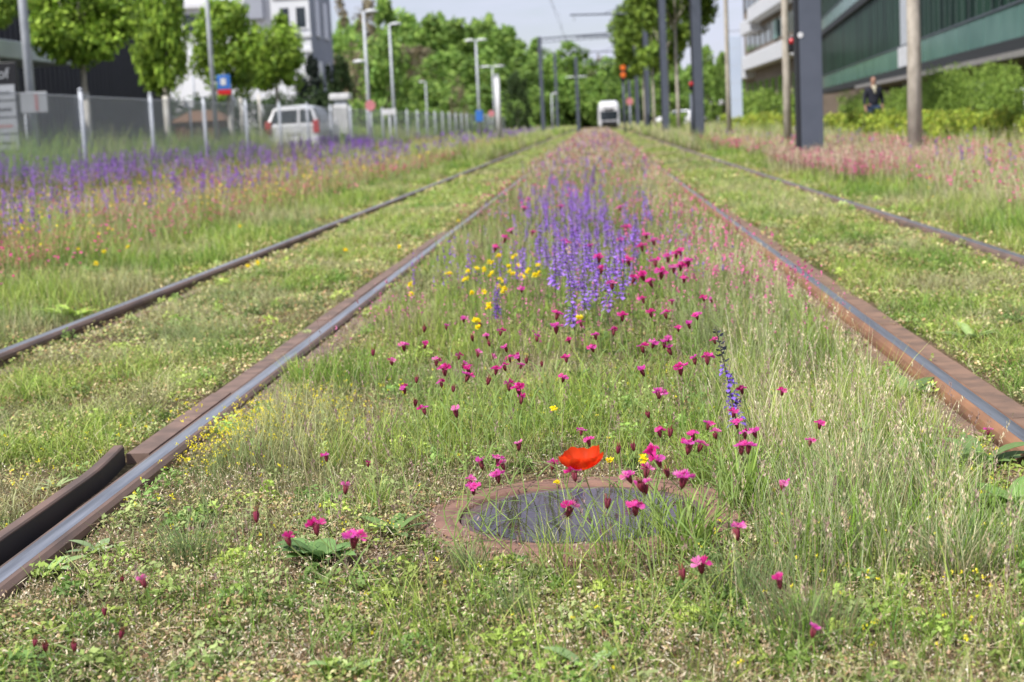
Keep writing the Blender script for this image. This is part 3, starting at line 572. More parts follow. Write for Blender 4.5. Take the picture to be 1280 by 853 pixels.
fp = [(808, 296), (776, 261), (782, 288), (777, 301), (749, 325), (751, 339), (803, 311), (818, 304), (706, 306), (738, 310), (787, 329), (805, 347), (851, 316), (661, 250), (655, 262), (640, 290), (700, 260), (820, 330), (835, 325), (842, 338), (826, 345), (815, 355), (790, 350), (765, 358), (630, 300), (618, 312), (665, 292), (850, 335), (860, 330), (845, 320)]
for q in fp: put_pink(q[0], q[1], random.uniform(.28, .36), 'full', lab, gl, s=random.uniform(1.2, 1.7))
# --- poppy
def poppy():
    hh = .235; p = hit(729, 588, hh); b = hit(760, 706, 0); b.y = p.y+.02; b.x = p.x+.05
    t = thing('red_poppy', 'single bright red poppy standing at the puddle', 'flower', (b.x, b.y, 0))
    tip = p-b; tip.z = hh
    mb = MB(); pts = [Vector((0, 0, -.005)), tip*.3+Vector((.004, 0, 0)), tip*.65+Vector((.004, 0, 0)), tip]
    pts = [Vector((0, 0, -.005)).lerp(tip, k/8)+Vector((.006*math.sin(PI*k/8), 0, 0)) for k in range(9)]
    mb.tube(pts, .0013, 6, (.28, .33, .10)); mb.build('stem', LEAF, t, True)
    mb = MB(); mb.lathe([(.001, 0), (.0045, .003), (.006, .009), (.0055, .013), (.0008, .0145)], 10, (.10, .16, .06)); c = mb.build('seed_pod', LEAF, t, True); c.location = tip
    mb = MB(); random.seed(3)
    for k in range(30):
        a = random.random()*6.28; r = random.uniform(.008, .013); mb.tube([(0.003*math.cos(a), .003*math.sin(a), .001), (r*math.cos(a), r*math.sin(a), random.uniform(.010, .015))], [.0003, .0008], 4, (.02, .012, .02))
    s_ = mb.build('stamens', LEAF, t); s_.location = tip
    NU, NV = 20, 12
    for k, (a0, span, rr, hz) in enumerate(((PI+.25, 2.7, .047, .038), (-.25, 2.6, .045, .036), (-PI/2+.35, 2.7, .041, .034), (PI/2, 2.9, .045, .043))):
        vs = []; cc = []; off = .0012*(k % 2)
        for i in range(NV+1):
            v = i/NV
            for j in range(NU+1):
                u = j/NU-.5; a = a0+u*span*(.55+.45*v); edge = 1-.12*(abs(u)*2)**3*v
                r = rr*(1-(1-v)**1.9)*edge*(1+.03*math.sin(u*23+k))+.001+off
                z = hz*(v**1.35)*(1-.16*(abs(u)*2)**2)+.0035*math.sin(u*13+k*2)*v**3+.0018*math.sin(u*37+k)*v**3
                vs.append((r*math.cos(a), r*math.sin(a), z)); q = (.82, 1.0, .9, .72)[k]*(1-.13*math.sin(u*60+k)*v-.12*math.sin(u*23+k))-(.35 if v < .12 else 0)
                cc.append((.84*q, .045*q+.02*v, .012*q))
        fs = [(i*(NU+1)+j, i*(NU+1)+j+1, (i+1)*(NU+1)+j+1, (i+1)*(NU+1)+j) for i in range(NV) for j in range(NU)]
        mb = MB(); mb.add(vs, fs, cc); o = mb.build('petal', PETAL, t, True); o.location = tip; o.rotation_euler = (-.14, -.12, 0); o.scale = (.93, .93, .88* (.98, .86, .80, 1.12)[k])
poppy()
# --- purple sage
def sage_mesh(seed, n=11, dark=0, big=1.0, t0=.58, LL=.026):
    """unit: height 1 = 0.5 m; florets over the upper part"""
    random.seed(seed); st = MB(); fl = MB(); Ht = .46
    bx = random.uniform(-.03, .03); f = lambda t: Vector((bx*t*t, .02*math.sin(seed+t*3), Ht*t))
    st.tube([f(i/8) for i in range(9)], [.0022]*5+[.0017]*4, 5, (.13, .13, .07))
    for a in (0.3, 3.4, 5.0):
        p = f(.12); q = p+Vector((.06*math.cos(a), .06*math.sin(a), .03)); sd = Vector((-math.sin(a), math.cos(a), 0))*.014; m_ = p.lerp(q, .55)+Vector((0, 0, .012))
        st.add([p, m_+sd, q, m_-sd], [(0, 1, 2, 3)], (.13, .2, .06))
    for i in range(n):
        t = t0+(1-t0)*i/n; top = i/n
        for k in range(6):
            if random.random() < .28 and seed != 560: continue
            a = 2*PI*k/6+i*.5+random.random()*.4; c = f(t)+Vector((0, 0, random.uniform(-.004, .004)))
            o = Vector((math.cos(a), math.sin(a), 0)); sd = Vector((-math.sin(a), math.cos(a), 0)); L = (LL-LL*.5*top)*big*random.uniform(.6, 1.3)
            if top > 1-dark or random.random() < .12:
                L *= (1.0 if seed == 555 else .6); st.add([c+o*.002, c+o*L*.7+sd*L*.4+Vector((0, 0, L*.4)), c+o*L*1.2+Vector((0, 0, L*.5)), c+o*L*.7-sd*L*.4], [(0, 1, 2, 3)], (.05, .05, .07)); continue
            st.add([c, c+o*L*.5+sd*.002, c+o*L*.55+Vector((0, 0, .005)), c+o*L*.5-sd*.002], [(0, 1, 2, 3)], (.12, .06, .12))
            q = random.uniform(.75, 1.3); col = (.22*q, .13*q, .50*q) if seed == 555 else (.32*q, .17*q, .58*q) if seed != 560 else (.20*q, .08*q, .42*q)
            up = [c+o*L*.45, c+o*L*.75+sd*L*.22+Vector((0, 0, L*.5)), c+o*L*1.25+Vector((0, 0, L*.35)), c+o*L*.75-sd*L*.22+Vector((0, 0, L*.5))]
            lo = [c+o*L*.45, c+o*L*.95+sd*L*.38+Vector((0, 0, -L*.12)), c+o*L*1.3+Vector((0, 0, -L*.45)), c+o*L*.95-sd*L*.38+Vector((0, 0, -L*.12))]
            fl.add(up, [(0, 1, 2, 3)], col); fl.add(lo, [(0, 1, 2, 3)], tuple(min(1, x*1.25) for x in col))
    return st.mesh('stem'), fl.mesh('florets')
SAGE = [sage_mesh(500+i) for i in range(4)]; SAGEN = sage_mesh(555, 17, .38, 1.0, .40, .022); SAGED = sage_mesh(560, 14, .1, .9, .5, .026)
def put_sage(p, s, label, group=None, mesh=None, rz=0, tilt=(0, 0)):
    t = thing('purple_sage', label, 'flower', (p.x, p.y, float(H(p.x, p.y))-.004), rz, group); a, b = mesh or random.choice(SAGE)
    x = link('stem', a, LEAF, t); y = link('florets', b, PETAL, t)
    for o in (x, y): o.scale = (s, s, s); o.rotation_euler = (tilt[0], tilt[1], 0)
    return t
top = hit(904, 408, .40); put_sage(Vector((top.x+.05, top.y+.01, 0)), .89, 'purple sage spike with dark unopened tip standing right of the manhole', mesh=SAGEN, tilt=(0, -.13))
random.seed(11)
for (px, py, s) in ((770, 292, 1.0), (717, 345, .9), (745, 325, .85), (720, 270, .95), (728, 340, .8), (762, 335, .85)):
    h = .44*s; p = hit(px, py, h); put_sage(Vector((p.x, p.y, 0)), s, 'nearer lavender-blue sage spike in front of the purple sage mass', 'nearer sage spikes in the middle strip')
p = hit(738, 206, .46); put_sage(Vector((p.x+.02, p.y, 0)), 1.05, 'tall dark violet sage spike rising above the purple sage mass', mesh=SAGED)
p = hit(618, 352, .3); put_sage(Vector((p.x, p.y, 0)), .7, 'short dark violet sage spike among the yellow flowers', mesh=SAGED)
cnt = 0
while cnt < 140:
    py = 190+125*random.random()**1.3; px = random.gauss(722, 34+.16*(py-190))
    if px < 640+.2*(py-200)*0 or px > 812 or (py < 215 and random.random() < .4): continue
    s = random.uniform(.55, .95); p = hit(px, py, .46*s)
    if not (-1.1 < p.x < .75): continue
    cnt += 1; put_sage(Vector((p.x, p.y, 0)), s, 'purple sage spike in the dense blurred mass of the middle strip', 'sage mass of the middle strip', rz=random.random()*6, tilt=(random.uniform(-.1, .1), random.uniform(-.12, .12)))
# --- yellow flowers
def yellow_mesh(seed):
    random.seed(seed); st = MB(); st.tube([(0, 0, 0), (.004, .002, .1), (0, 0, .2)], .0011, 5, (.2, .26, .08)); fl = MB()
    for a0 in range(4):
        for k in range(6): petal_fan(fl, Vector((random.uniform(-.003, .003), random.uniform(-.003, .003), .2+.002*a0)), Vector((random.uniform(-1.1, 1.1), random.uniform(-1.1, 1.1), 1)), 2*PI*k/6+a0*.4, .011-.001*a0, .009, (.88, .74, .03), 2, .25)
    return st.mesh('stem'), fl.mesh('petals')
YM = [yellow_mesh(700+i) for i in range(3)]
def put_yellow(px, py, h, s, label, group=None):
    p = hit(px, py, h); t = thing('yellow_flower', label, 'flower', (p.x, p.y, float(H(p.x, p.y))), random.random()*6, group); a, b = random.choice(YM)
    x = link('stem', a, LEAF, t); y = link('petals', b, PETAL, t); k = h/.2; x.scale = (1, 1, k); y.scale = (s, s, s); y.location = (0, 0, h-.2*s)
random.seed(21)
put_yellow(692, 515, .2, 1.0, 'yellow blossom in green grass straight above the poppy'); put_yellow(762, 579, .19, .85, 'small round yellow blossom beside the right side of the poppy')
put_yellow(804, 577, .2, 1.1, 'yellow blossom inside the pink cluster right of the poppy'); put_yellow(696, 606, .1, .7, 'yellow blossom over the far rim of the manhole')
for q in ((559, 344), (612, 330), (623, 321), (641, 323), (597, 338), (585, 341), (615, 343), (605, 337), (641, 343), (661, 338), (672, 331), (674, 341), (628, 353), (622, 357), (628, 366), (590, 369), (605, 368), (611, 384), (599, 409), (596, 402), (668, 345), (655, 348), (636, 334), (648, 332), (580, 352)):
    for k in range(2): put_yellow(q[0]+random.uniform(-4, 4)*k, q[1]+random.uniform(-4, 4)*k, random.uniform(.22, .30), random.uniform(.8, 1.3), 'yellow blossom in the loose yellow patch left of the sage', 'yellow patch left of the sage')
for q in ((712, 318), (724, 398), (514, 370), (499, 311), (513, 358), (573, 277), (710, 312)): put_yellow(*q, .22, 1.4, 'stray yellow blossom away from the yellow patch in the middle strip', 'stray yellow blossoms')
for q in ((130, 317), (98, 313), (160, 310), (322, 330), (310, 333), (234, 265), (245, 262), (432, 315), (300, 283), (120, 330)): put_yellow(*q, .14, 1.6, 'yellow blossom beside the leftmost rail', 'yellow blossoms beside the leftmost rail')
# ------------------------------------------------------------------ leafy plants and tussocks as individuals
def broad_plant(px, py, n, L, label, name='leafy_plant', col=(.13, .22, .06), up=.7, wr=.3, catg='plant'):
    p = hit(px, py); gz = float(H(p.x, p.y)); mb = MB()
    for k in range(n):
        a = 2*PI*k/n+random.random()*.9; l = L*random.uniform(.6, 1.1); e_ = random.uniform(.25, 1.0)*up; wv = l*wr*random.uniform(.7, 1.2); S = 6; vs = []; cc = []
        q = random.uniform(.75, 1.25)
        for i in range(S+1):
            t = i/S; c = Vector((math.cos(a)*l*t*math.cos(e_*(1-.5*t)), math.sin(a)*l*t*math.cos(e_*(1-.5*t)), l*math.sin(e_)*(t-.45*t*t)+.003)); wd = wv*math.sin(PI*min(1, .08+t*.92))**.8*(1 if i < S else .1)
            sd = Vector((-math.sin(a), math.cos(a), 0))
            for s_, zz in ((-1, .12), (0, 0), (1, .12)): vs.append(c+sd*(s_*wd*.5)+Vector((0, 0, zz*wd))); cc.append(tuple(x*q*(1.25 if s_ == 0 else 1) for x in col))
        mb.add(vs, [(i*3+j, i*3+j+1, i*3+j+4, i*3+j+3) for i in range(S) for j in range(2)], cc)
    o = link(name, mb.mesh(name, True), LEAF); o.location = (p.x, p.y, gz); tag(o, label, catg); return o
random.seed(31)
broad_plant(400, 706, 24, .10, 'dark round-leaved plant shaded under the three foreground pinks', col=(.13, .23, .07), wr=.55, up=1.15)
broad_plant(60, 715, 7, .10, 'broad-leaved plant against the polished rail at the lower left', col=(.22, .32, .12), wr=.35)
broad_plant(122, 690, 5, .09, 'grey-green dock leaf plant just right of the polished rail', col=(.24, .33, .15), wr=.38)
broad_plant(495, 672, 9, .11, 'dark leafy plant touching the left side of the manhole rim', col=(.12, .20, .06), wr=.3, up=1.1)
broad_plant(735, 845, 3, .09, 'pale green dock leaf at the bottom edge of the photo', col=(.25, .36, .15), wr=.4, up=1.2)
broad_plant(432, 850, 4, .09, 'small dock leaves at the bottom left of centre', col=(.24, .34, .12), wr=.4, up=1.1)
broad_plant(70, 610, 6, .08, 'pale leaved rosette left of the guard plate', col=(.28, .36, .15), wr=.25, up=.5)
broad_plant(1130, 500, 14, .16, 'dark leafy dock plant leaning on the rusty rail', col=(.13, .20, .07), wr=.3, up=.9)
broad_plant(1225, 590, 14, .16, 'leafy plant below the rusty rail at the right edge', col=(.14, .22, .07), wr=.4, up=.9)
broad_plant(1265, 640, 12, .14, 'round-leaved plant at the right edge below the rail', col=(.15, .25, .07), wr=.5, up=.9)
broad_plant(1215, 425, 10, .16, 'pale green rosette between the two right rails', col=(.24, .33, .12), wr=.25, up=.7)
broad_plant(85, 398, 14, .22, 'bright lime leafy rosette in the left meadow by the leftmost rail', col=(.33, .45, .08), wr=.3, up=.8)
broad_plant(905, 480, 8, .12, 'small leafy plant in the grass behind the sage spike', col=(.14, .24, .06), wr=.3)
broad_plant(220, 690, 4, .07, 'small dock rosette right of the polished rail in the lower left', col=(.2, .3, .1), wr=.35)
def tussock(px, py, n, h, rad, label, cols, wd=.0022, lean=.5, ):
    p = hit(px, py); a = R.random(n)*2*PI; r = rad*R.random(n)**.7; x = r*np.cos(a); y = r*np.sin(a); hh = h*(.45+.6*R.random(n))
    V, F, Cc = blades(x, y, np.zeros(n), hh, wd*(.7+.8*R.random(n)), hh*lean*(.2+R.random(n)), colmix(n, cols), 5, 1.2, .6, az=a+.5*R.standard_normal(n))
    o = link('grass_tuft', npmesh('grass_tuft', V, F, Cc), LEAF); o.location = (p.x, p.y, float(H(p.x, p.y))-.003); tag(o, label, 'grass tuft')
FINE = [(.17, .25, .10), (.23, .31, .12), (.13, .20, .08), (.33, .36, .17)]; BR = [(.22, .33, .06), (.29, .40, .09), (.17, .27, .05)]
tussock(858, 690, 90, .15, .05, 'bright broad-bladed tuft in front of the right side of the manhole', BR, .0055, .6)
tussock(815, 655, 26, .15, .03, 'long arching light green blades crossing the puddle', BR, .004, .9)
tussock(925, 640, 70, .19, .05, 'tall broad-bladed grass tuft against the right rim of the manhole', BR, .0075, .45)
tussock(690, 706, 40, .13, .05, 'few thin blades rising in front of the manhole below the poppy', G, .0018, .4)
tussock(610, 700, 20, .12, .06, 'few thin blades bending over the left front of the manhole rim', G, .0018, .5)
tussock(770, 702, 60, .14, .06, 'loose green blades over the front right of the manhole rim', BR, .0026, .5)
tussock(560, 640, 14, .14, .05, 'thin blades standing at the left edge of the manhole', G, .0016, .35)
tussock(880, 610, 70, .16, .06, 'dense green blades over the far right rim of the manhole', BR, .004, .5)
tussock(640, 770, 170, .10, .05, 'fine blue-green tuft below the manhole at the bottom centre', FINE, .0014, .5)
tussock(585, 712, 130, .08, .04, 'fine short tuft just in front of the manhole rim', FINE, .0013, .5)
tussock(235, 700, 190, .13, .07, 'fine arching tuft left of the three foreground pinks', FINE, .0015, .8)
tussock(1010, 800, 330, .16, .09, 'large wispy tuft at the lower right with reddish stalks', FINE+[(.32, .20, .15)], .0015, .45)
tussock(930, 745, 230, .14, .08, 'wispy tuft left of the large one at the lower right', FINE, .0014, .5)
tussock(1195, 720, 260, .15, .06, 'spreading tuft with straw-coloured stalks below the rail at the right', FINE+DRY[:2], .002, .9)
tussock(1060, 640, 300, .24, .09, 'tall dense tuft of dry and green blades right of the sage spike', FINE+DRY[:2], .002, .4)
tussock(1170, 640, 220, .2, .08, 'tall straw-tipped tuft nearer the rusty rail', FINE+DRY[:3], .002, .5)
tussock(470, 640, 90, .12, .04, 'thin upright tuft left of the manhole', G, .0018, .4)
tussock(380, 480, 160, .12, .07, 'tuft growing against the inner side of the polished rail', G, .003, .6)
#PART3
# ================================================================== setting beyond the verges
def sheet(name, x0, x1, y0, y1, z, m):
    mb = MB(); mb.add([(x0, y0, z), (x1, y0, z), (x1, y1, z), (x0, y1, z)], [(0, 1, 2, 3)]); o = mb.build(name, m); tag(o, kind='structure'); return o
sheet('road', -15.6, -9.6, 20, 400, .385, M['asphalt'])
sheet('footpath', 6.9, 8.1, 20, 130, .075, M['pave'])
def yh(px): return VPY-math.tan(ROLL)*(px-VPX)
def TX(px, Y): return atz(px, yh(px), Y).x
def TZ(px, py, Y): return atz(px, py, Y).z
# ------------------------------------------------------------------ masts with overhead wires
def mast(X, Y, top, label, w=.30, arm=None, group='dark masts along the right track'):
    t = thing('overhead_line_mast', label, 'mast', (X, Y, float(H(X, Y))-.05), 0, group)
    mb = MB(); mb.box((-w/2, -w/2, 0), (w/2, w/2, top)); mb.build('post', M['mast'], t, bev=.008)
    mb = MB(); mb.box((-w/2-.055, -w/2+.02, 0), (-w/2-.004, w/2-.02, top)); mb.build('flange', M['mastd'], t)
    mb = MB(); mb.box((-w*.9, -w*.9, .0), (w*.9, w*.9, .07)); 
    for a in (-1, 1):
        for b in (-1, 1): mb.tube([(a*w*.7, b*w*.7, .07), (a*w*.7, b*w*.7, .14)], .02, 6)
    mb.build('base_plate', M['galv'], t)
    if arm:
        L, z = arm; mb = MB(); mb.tube([(0, 0, z), (-L, 0, z+.12)], .055, 8); mb.build('cross_arm', M['mast'], t)
        mb = MB(); mb.tube([(0, 0, z+.9), (-L*.55, 0, z+.1)], .02, 6); mb.build('stay_rod', M['mast'], t)
        for q in (2.1, L-.25):
            mb = MB(); mb.tube([(-q, 0, z+.08), (-q, 0, z-.25)], .02, 6); mb.lathe([(.001, z-.1), (.06, z-.12), (.03, z-.15), (.06, z-.18), (.03, z-.21), (.05, z-.25), (.001, z-.27)], 8, ctr=(-q, 0)); mb.build('insulator', M['galv'], t)
    return t
mast(3.28, 25, 9.5, 'broad dark grey mast nearest the camera with a round white tag', .335, (5.3, 7.2), None)
for i, Y in enumerate((52, 77, 103, 129, 158, 190)):
    mast(3.28, Y, 8.6, ('dark grey mast second along the right track' if i == 0 else 'dark grey mast in the receding row right of the track'), .3, (4.7, 7.55) , None if i == 0 else 'dark masts receding right of the track')
tg = MB(); tg.lathe([(.0005, 0), (.042, 0), (.044, .004), (.0005, .006)], 16); o = tg.build('number_plate', M['white']); o.rotation_euler = (PI/2, 0, 0)
p = atz(1000.5, 44, 24.82); o.location = (p.x, 24.826, p.z); tag(o, 'small round white plate fixed to the nearest dark mast', 'plate')
for (px, Y, ty) in ((679, 129, 46), (697, 185, 66)):
    X = TX(px, Y); h = TZ(px, ty, Y); t = thing('overhead_line_mast', 'dark mast left of the tracks, ' + ('nearer one of the two carrying the portal beam' if Y == 129 else 'farther and thinner one'), 'mast', (X, Y, 0))
    mb = MB(); mb.box((-.14, -.14, 0), (.14, .14, h)); mb.build('post', M['mast'], t, bev=.01)
    mb = MB(); mb.box((-.2, -.2, 0), (.2, .2, .1)); mb.build('base_plate', M['galv'], t)
    if Y == 129:
        mb = MB(); mb.tube([(0, 0, h-.15), (7.0, 0, h+.05)], .06, 8)
        mb.tube([(0, 0, h-.45), (7.0, 0, h-.3)], .03, 8)
        for k in range(15): mb.tube([(k*.49, 0, h-.12), (k*.49+.25, 0, h-.42)], .018, 5)
        mb.build('portal_beam', M['mast'], t)
X = TX(723, 112); t = thing('overhead_line_mast', 'slim dark mast standing in the far middle strip between the tracks', 'mast', (X, 112, 0)); mb = MB(); mb.box((-.11, -.11, 0), (.11, .11, 5.4)); mb.build('post', M['mast'], t, bev=.01)
mb = MB(); mb.box((-.2, -.2, 0), (.2, .2, .1)); mb.build('base_plate', M['galv'], t)
for X, nm in ((-2.05, 'left'), (1.75, 'right')):
    mb = MB(); Ys = list(range(-30, 261, 26))
    for a, b in zip(Ys[:-1], Ys[1:]):
        mb.tube([(X, a+(b-a)*k/6, 6.9-.0*k) for k in (0, 6)], .008, 4); mb.tube([(X, a+(b-a)*k/8, 7.55-.45*math.sin(PI*k/8)) for k in range(9)], .007, 4)
        for k in (2, 4, 6): mb.tube([(X, a+(b-a)*k/8, 6.9), (X, a+(b-a)*k/8, 7.55-.45*math.sin(PI*k/8))], .004, 3)
    o = mb.build('overhead_wire', M['mastd']); tag(o, 'thin overhead wires hanging above the %s tram track' % nm, 'wire')
# ------------------------------------------------------------------ tram
def tram():
    Y = 195; t = thing('tram', 'white tram with dark windscreen coming up the right track', 'tram', (1.5, Y, 0)); W = 1.3; L = 30
    sec = [(-W, .35), (-W-.02, 1.2), (-W, 2.4), (-W+.12, 3.0), (-W+.4, 3.28), (W-.4, 3.28), (W-.12, 3.0), (W, 2.4), (W+.02, 1.2), (W, .35)]
    mb = MB(); ys = [0, .25, .8, 1.6, L]; sc_ = [(.86, .80), (.93, .92), (.98, .98), (1, 1), (1, 1)]; n = len(sec)
    vs = [(x*s1, y, .35+(z-.35)*s2) for y, (s1, s2) in zip(ys, sc_) for x, z in sec]
    fs = [(i*n+k, i*n+(k+1) % n, (i+1)*n+(k+1) % n, (i+1)*n+k) for i in range(len(ys)-1) for k in range(n)]+[tuple(range(n-1, -1, -1)), tuple(range((len(ys)-1)*n, len(ys)*n))]
    mb.add(vs, fs); mb.build('body', M['white'], t)
    mb = MB(); mb.add([(-1.02, -.02, .95), (1.02, -.02, .95), (1.05, -.01, 2.05), (-1.05, -.01, 2.05), ], [(0, 1, 2, 3)]); mb.build('windscreen', M['glass'], t)
    mb = MB(); mb.box((-.95, -.10, .38), (.95, .02, .82)); mb.build('bumper', M['black'], t, bev=.05)
    mb = MB(); mb.box((-.6, -.035, 2.14), (.6, -.012, 2.34)); mb.build('destination_display', M['black'], t)
    for s in (-1, 1):
        mb = MB(); mb.lathe([(.0005, 0), (.1, 0), (.11, .03), (.1, .06)], 14); o = mb.build('headlight', M['lamp'], t); o.rotation_euler = (PI/2, 0, 0); o.location = (s*.8, -.01, 1.0)
        for k in range(9): mb = MB(); x = s*(W+.02); mb.box((min(x, x+s*.01), 2+k*3.1, 1.35), (max(x, x+s*.01), 4.4+k*3.1, 2.45)); mb.build('side_window', M['glass'], t)
        mb = MB(); mb.tube([(s*1.2, .3, 2.3), (s*1.42, .0, 2.25), (s*1.42, 0, 1.9)], .035, 6); mb.build('mirror', M['black'], t)
    for k in range(4):
        for s in (-1, 1):
            mb = MB(); mb.lathe([(.0005, -.06), (.3, -.06), (.3, .06), (.0005, .06)], 16); o = mb.build('wheel', M['black'], t); o.rotation_euler = (0, PI/2, 0); o.location = (s*.72, 3+k*8, .36)
    mb = MB(); mb.tube([(0, 6, 3.3), (0, 7, 4.3), (0, 5.6, 5.6), (-.7, 5.6, 5.7), (.7, 5.6, 5.7)], .03, 5); mb.build('pantograph', M['black'], t)
tram()
# ------------------------------------------------------------------ trees
def crown(name, shape, n, leaf, cols, seed, lumps=26, lr=.34, skip=.0, dark=.42, flat=2.2):
    """shape(u in 0..1) -> radius over height; leaf cards massed on lumps through a crown of unit height and radius"""
    g = np.random.default_rng(seed); lz = g.random(lumps); la = g.random(lumps)*2*PI; rr = np.array([shape(z) for z in lz]); lrad = rr*(.35+.6*g.random(lumps)**.5)
    LC = np.stack([lrad*np.cos(la), lrad*np.sin(la), lz], -1); ls = lr*(.6+.7*g.random(lumps))*(.5+.5*rr)
    i = g.integers(0, lumps, n); v = g.standard_normal((n, 3)); v /= np.linalg.norm(v, axis=1)[:, None]; rad = g.random(n)**.42; asp = np.array([1, 1, 1/flat])
    P = LC[i]+v*(ls[i]*rad)[:, None]*asp; br = .8+.4*g.random(lumps)
    c = np.array(cols)[g.integers(0, len(cols), n)]*(br[i]*(dark+(1-dark)*rad**1.5))[:, None]*(.85+.3*g.random(n))[:, None]  # inner leaves darkened: crown shade painted into their colour
    nrm = v+.7*g.standard_normal((n, 3)); nrm /= np.linalg.norm(nrm, axis=1)[:, None]
    a = np.cross(nrm, g.standard_normal((n, 3))); a /= np.linalg.norm(a, axis=1)[:, None]; b = np.cross(nrm, a); s = (leaf*(.6+.8*g.random(n)))[:, None]
    a = a*asp; b = b*asp; V = np.stack([P-a*s, P+b*s*.7, P+a*s, P-b*s*.7], 1).reshape(-1, 3); F = np.arange(n*4).reshape(n, 4)
    return npmesh(name, V, F, np.repeat(c, 4, 0))
round_ = lambda z: math.sin(PI*min(1, .10+z*.86))**.55
egg = lambda z: math.sin(PI*min(1, .22+z*.76))**.7
cone = lambda z: max(.06, (1-z)**.62)*min(1, .6+z*3)
LIME = [(.27, .41, .05), (.36, .51, .07), (.19, .32, .045)]; MID = [(.19, .31, .06), (.26, .38, .08), (.13, .23, .05)]; DK = [(.05, .09, .03), (.08, .12, .04)]; BRN = [(.26, .22, .13), (.19, .17, .10), (.33, .28, .17)]; BLK = [(.018, .028, .02), (.03, .045, .03)]
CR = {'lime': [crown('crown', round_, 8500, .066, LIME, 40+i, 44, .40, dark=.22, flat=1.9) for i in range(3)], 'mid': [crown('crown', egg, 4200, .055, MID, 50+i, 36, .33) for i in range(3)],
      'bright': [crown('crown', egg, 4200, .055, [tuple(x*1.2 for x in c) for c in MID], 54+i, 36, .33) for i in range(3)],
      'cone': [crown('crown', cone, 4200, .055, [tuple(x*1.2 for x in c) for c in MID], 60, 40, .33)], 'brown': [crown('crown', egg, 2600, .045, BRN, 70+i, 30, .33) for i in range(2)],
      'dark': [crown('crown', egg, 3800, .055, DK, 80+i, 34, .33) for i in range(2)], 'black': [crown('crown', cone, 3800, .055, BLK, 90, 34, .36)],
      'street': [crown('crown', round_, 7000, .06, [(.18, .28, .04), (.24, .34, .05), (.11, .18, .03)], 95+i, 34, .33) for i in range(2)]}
def trunk_mesh(mat_low, h, r, limbs=5, split=None):
    mb = MB(); mb.tube([(0, 0, -.1), (.01, 0, h*.3), (-.01, .01, h*.65), (0, 0, h)], [r*1.15, r, r*.9, r*.7], 10)
    for k in range(limbs):
        a = 2*PI*k/limbs+.4; z = h*(.86+.03*k); mb.tube([(0, 0, z), (math.cos(a)*h*.10, math.sin(a)*h*.10, z+h*.16), (math.cos(a)*h*.18, math.sin(a)*h*.18, z+h*.38)], [r*.45, r*.3, r*.12], 6)
    mb.tube([(0, 0, h), (0, 0, h*1.5)], [r*.7, r*.2], 8)
    return mb
def tree(X, Y, base, zb, zt, rad, kind, label, group=None, tr=.1, bark='dbark', name='tree', white=0):
    t = thing(name, label, 'tree', (X, Y, base), random.random()*6, group); i = random.randrange(len(CR[kind]))
    c = link('crown', CR[kind][i], TLEAF, t, (0, 0, zb-base)); c.scale = (rad, rad, zt-zb)
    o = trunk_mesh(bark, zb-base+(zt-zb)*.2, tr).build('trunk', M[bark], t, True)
    if white:
        mb = MB(); mb.tube([(0, 0, -.05), (.005, 0, white)], [tr*1.2, tr*1.1], 10); mb.build('whitewash_band', M['limew'], t, True)
    return t
random.seed(77)
# street trees behind the fence on the left
for (px, Y, ybot, rpx, lab, tp) in ((5, 36, 42, 40, 'lime green street tree cut by the left edge', 6.2), (112, 38.8, 74, 66, 'lime green street tree with white trunk before the dark hall', 6.4),
                                 (211, 45.5, 108, 32, 'narrow lime green street tree at the corner of the dark hall', 6.6), (290, 53.5, 112, 44, 'lime green street tree right of the blue and red sign', 6.0), (350, 61.7, 108, 35, 'lime green street tree standing behind the white car', 6.1)):
    X = TX(px, Y); r = .92*rpx*Y/FPX; zb = TZ(px, ybot, Y); zt = {5: 5.6, 112: 5.3, 211: 5.6, 290: 5.3, 350: 5.35}[px]
    tree(X, Y, .3, zb, zt, r, 'lime', lab, tr=.08, bark='bark', white=1.9, name='street_tree')
# pale trunked row on the right
for (px, Y, zb, zt, rr, lab, g, tr) in ((1143, 22, 5.2, 8.5, 1.5, 'thick pale tree trunk in front of the hedge and person', None, .092), (984, 36, 5.3, 9.0, 1.6, 'pale tree trunk just left of the nearest dark mast', None, .085), (911, 51, 6.3, 9.5, 1.5, 'thin pale tree trunk before the white pylon', None, .07),
                                    (848, 82, 4.9, 9.0, 2.0, 'nearest tree of the dark crowned group between the masts', None, .085), (836, 97, 4.4, 9.5, 2.2, 'pale trunked tree in the dark crowned group between the masts', 'trees between the masts', .085), (818, 110, 4.4, 9.5, 2.2, 'pale trunked tree in the dark crowned group between the masts', 'trees between the masts', .085),
                                    (806, 122, 4.6, 9.4, 2.2, 'pale trunked tree in the dark crowned group between the masts', 'trees between the masts', .085), (797, 140, 4.6, 9.6, 2.0, 'pale trunked tree in the dark crowned group between the masts', 'trees between the masts', .085)):
    tree(TX(px, Y), Y, .08, zb, zt, rr, 'street', lab, g, tr, 'bark', 'street_tree')
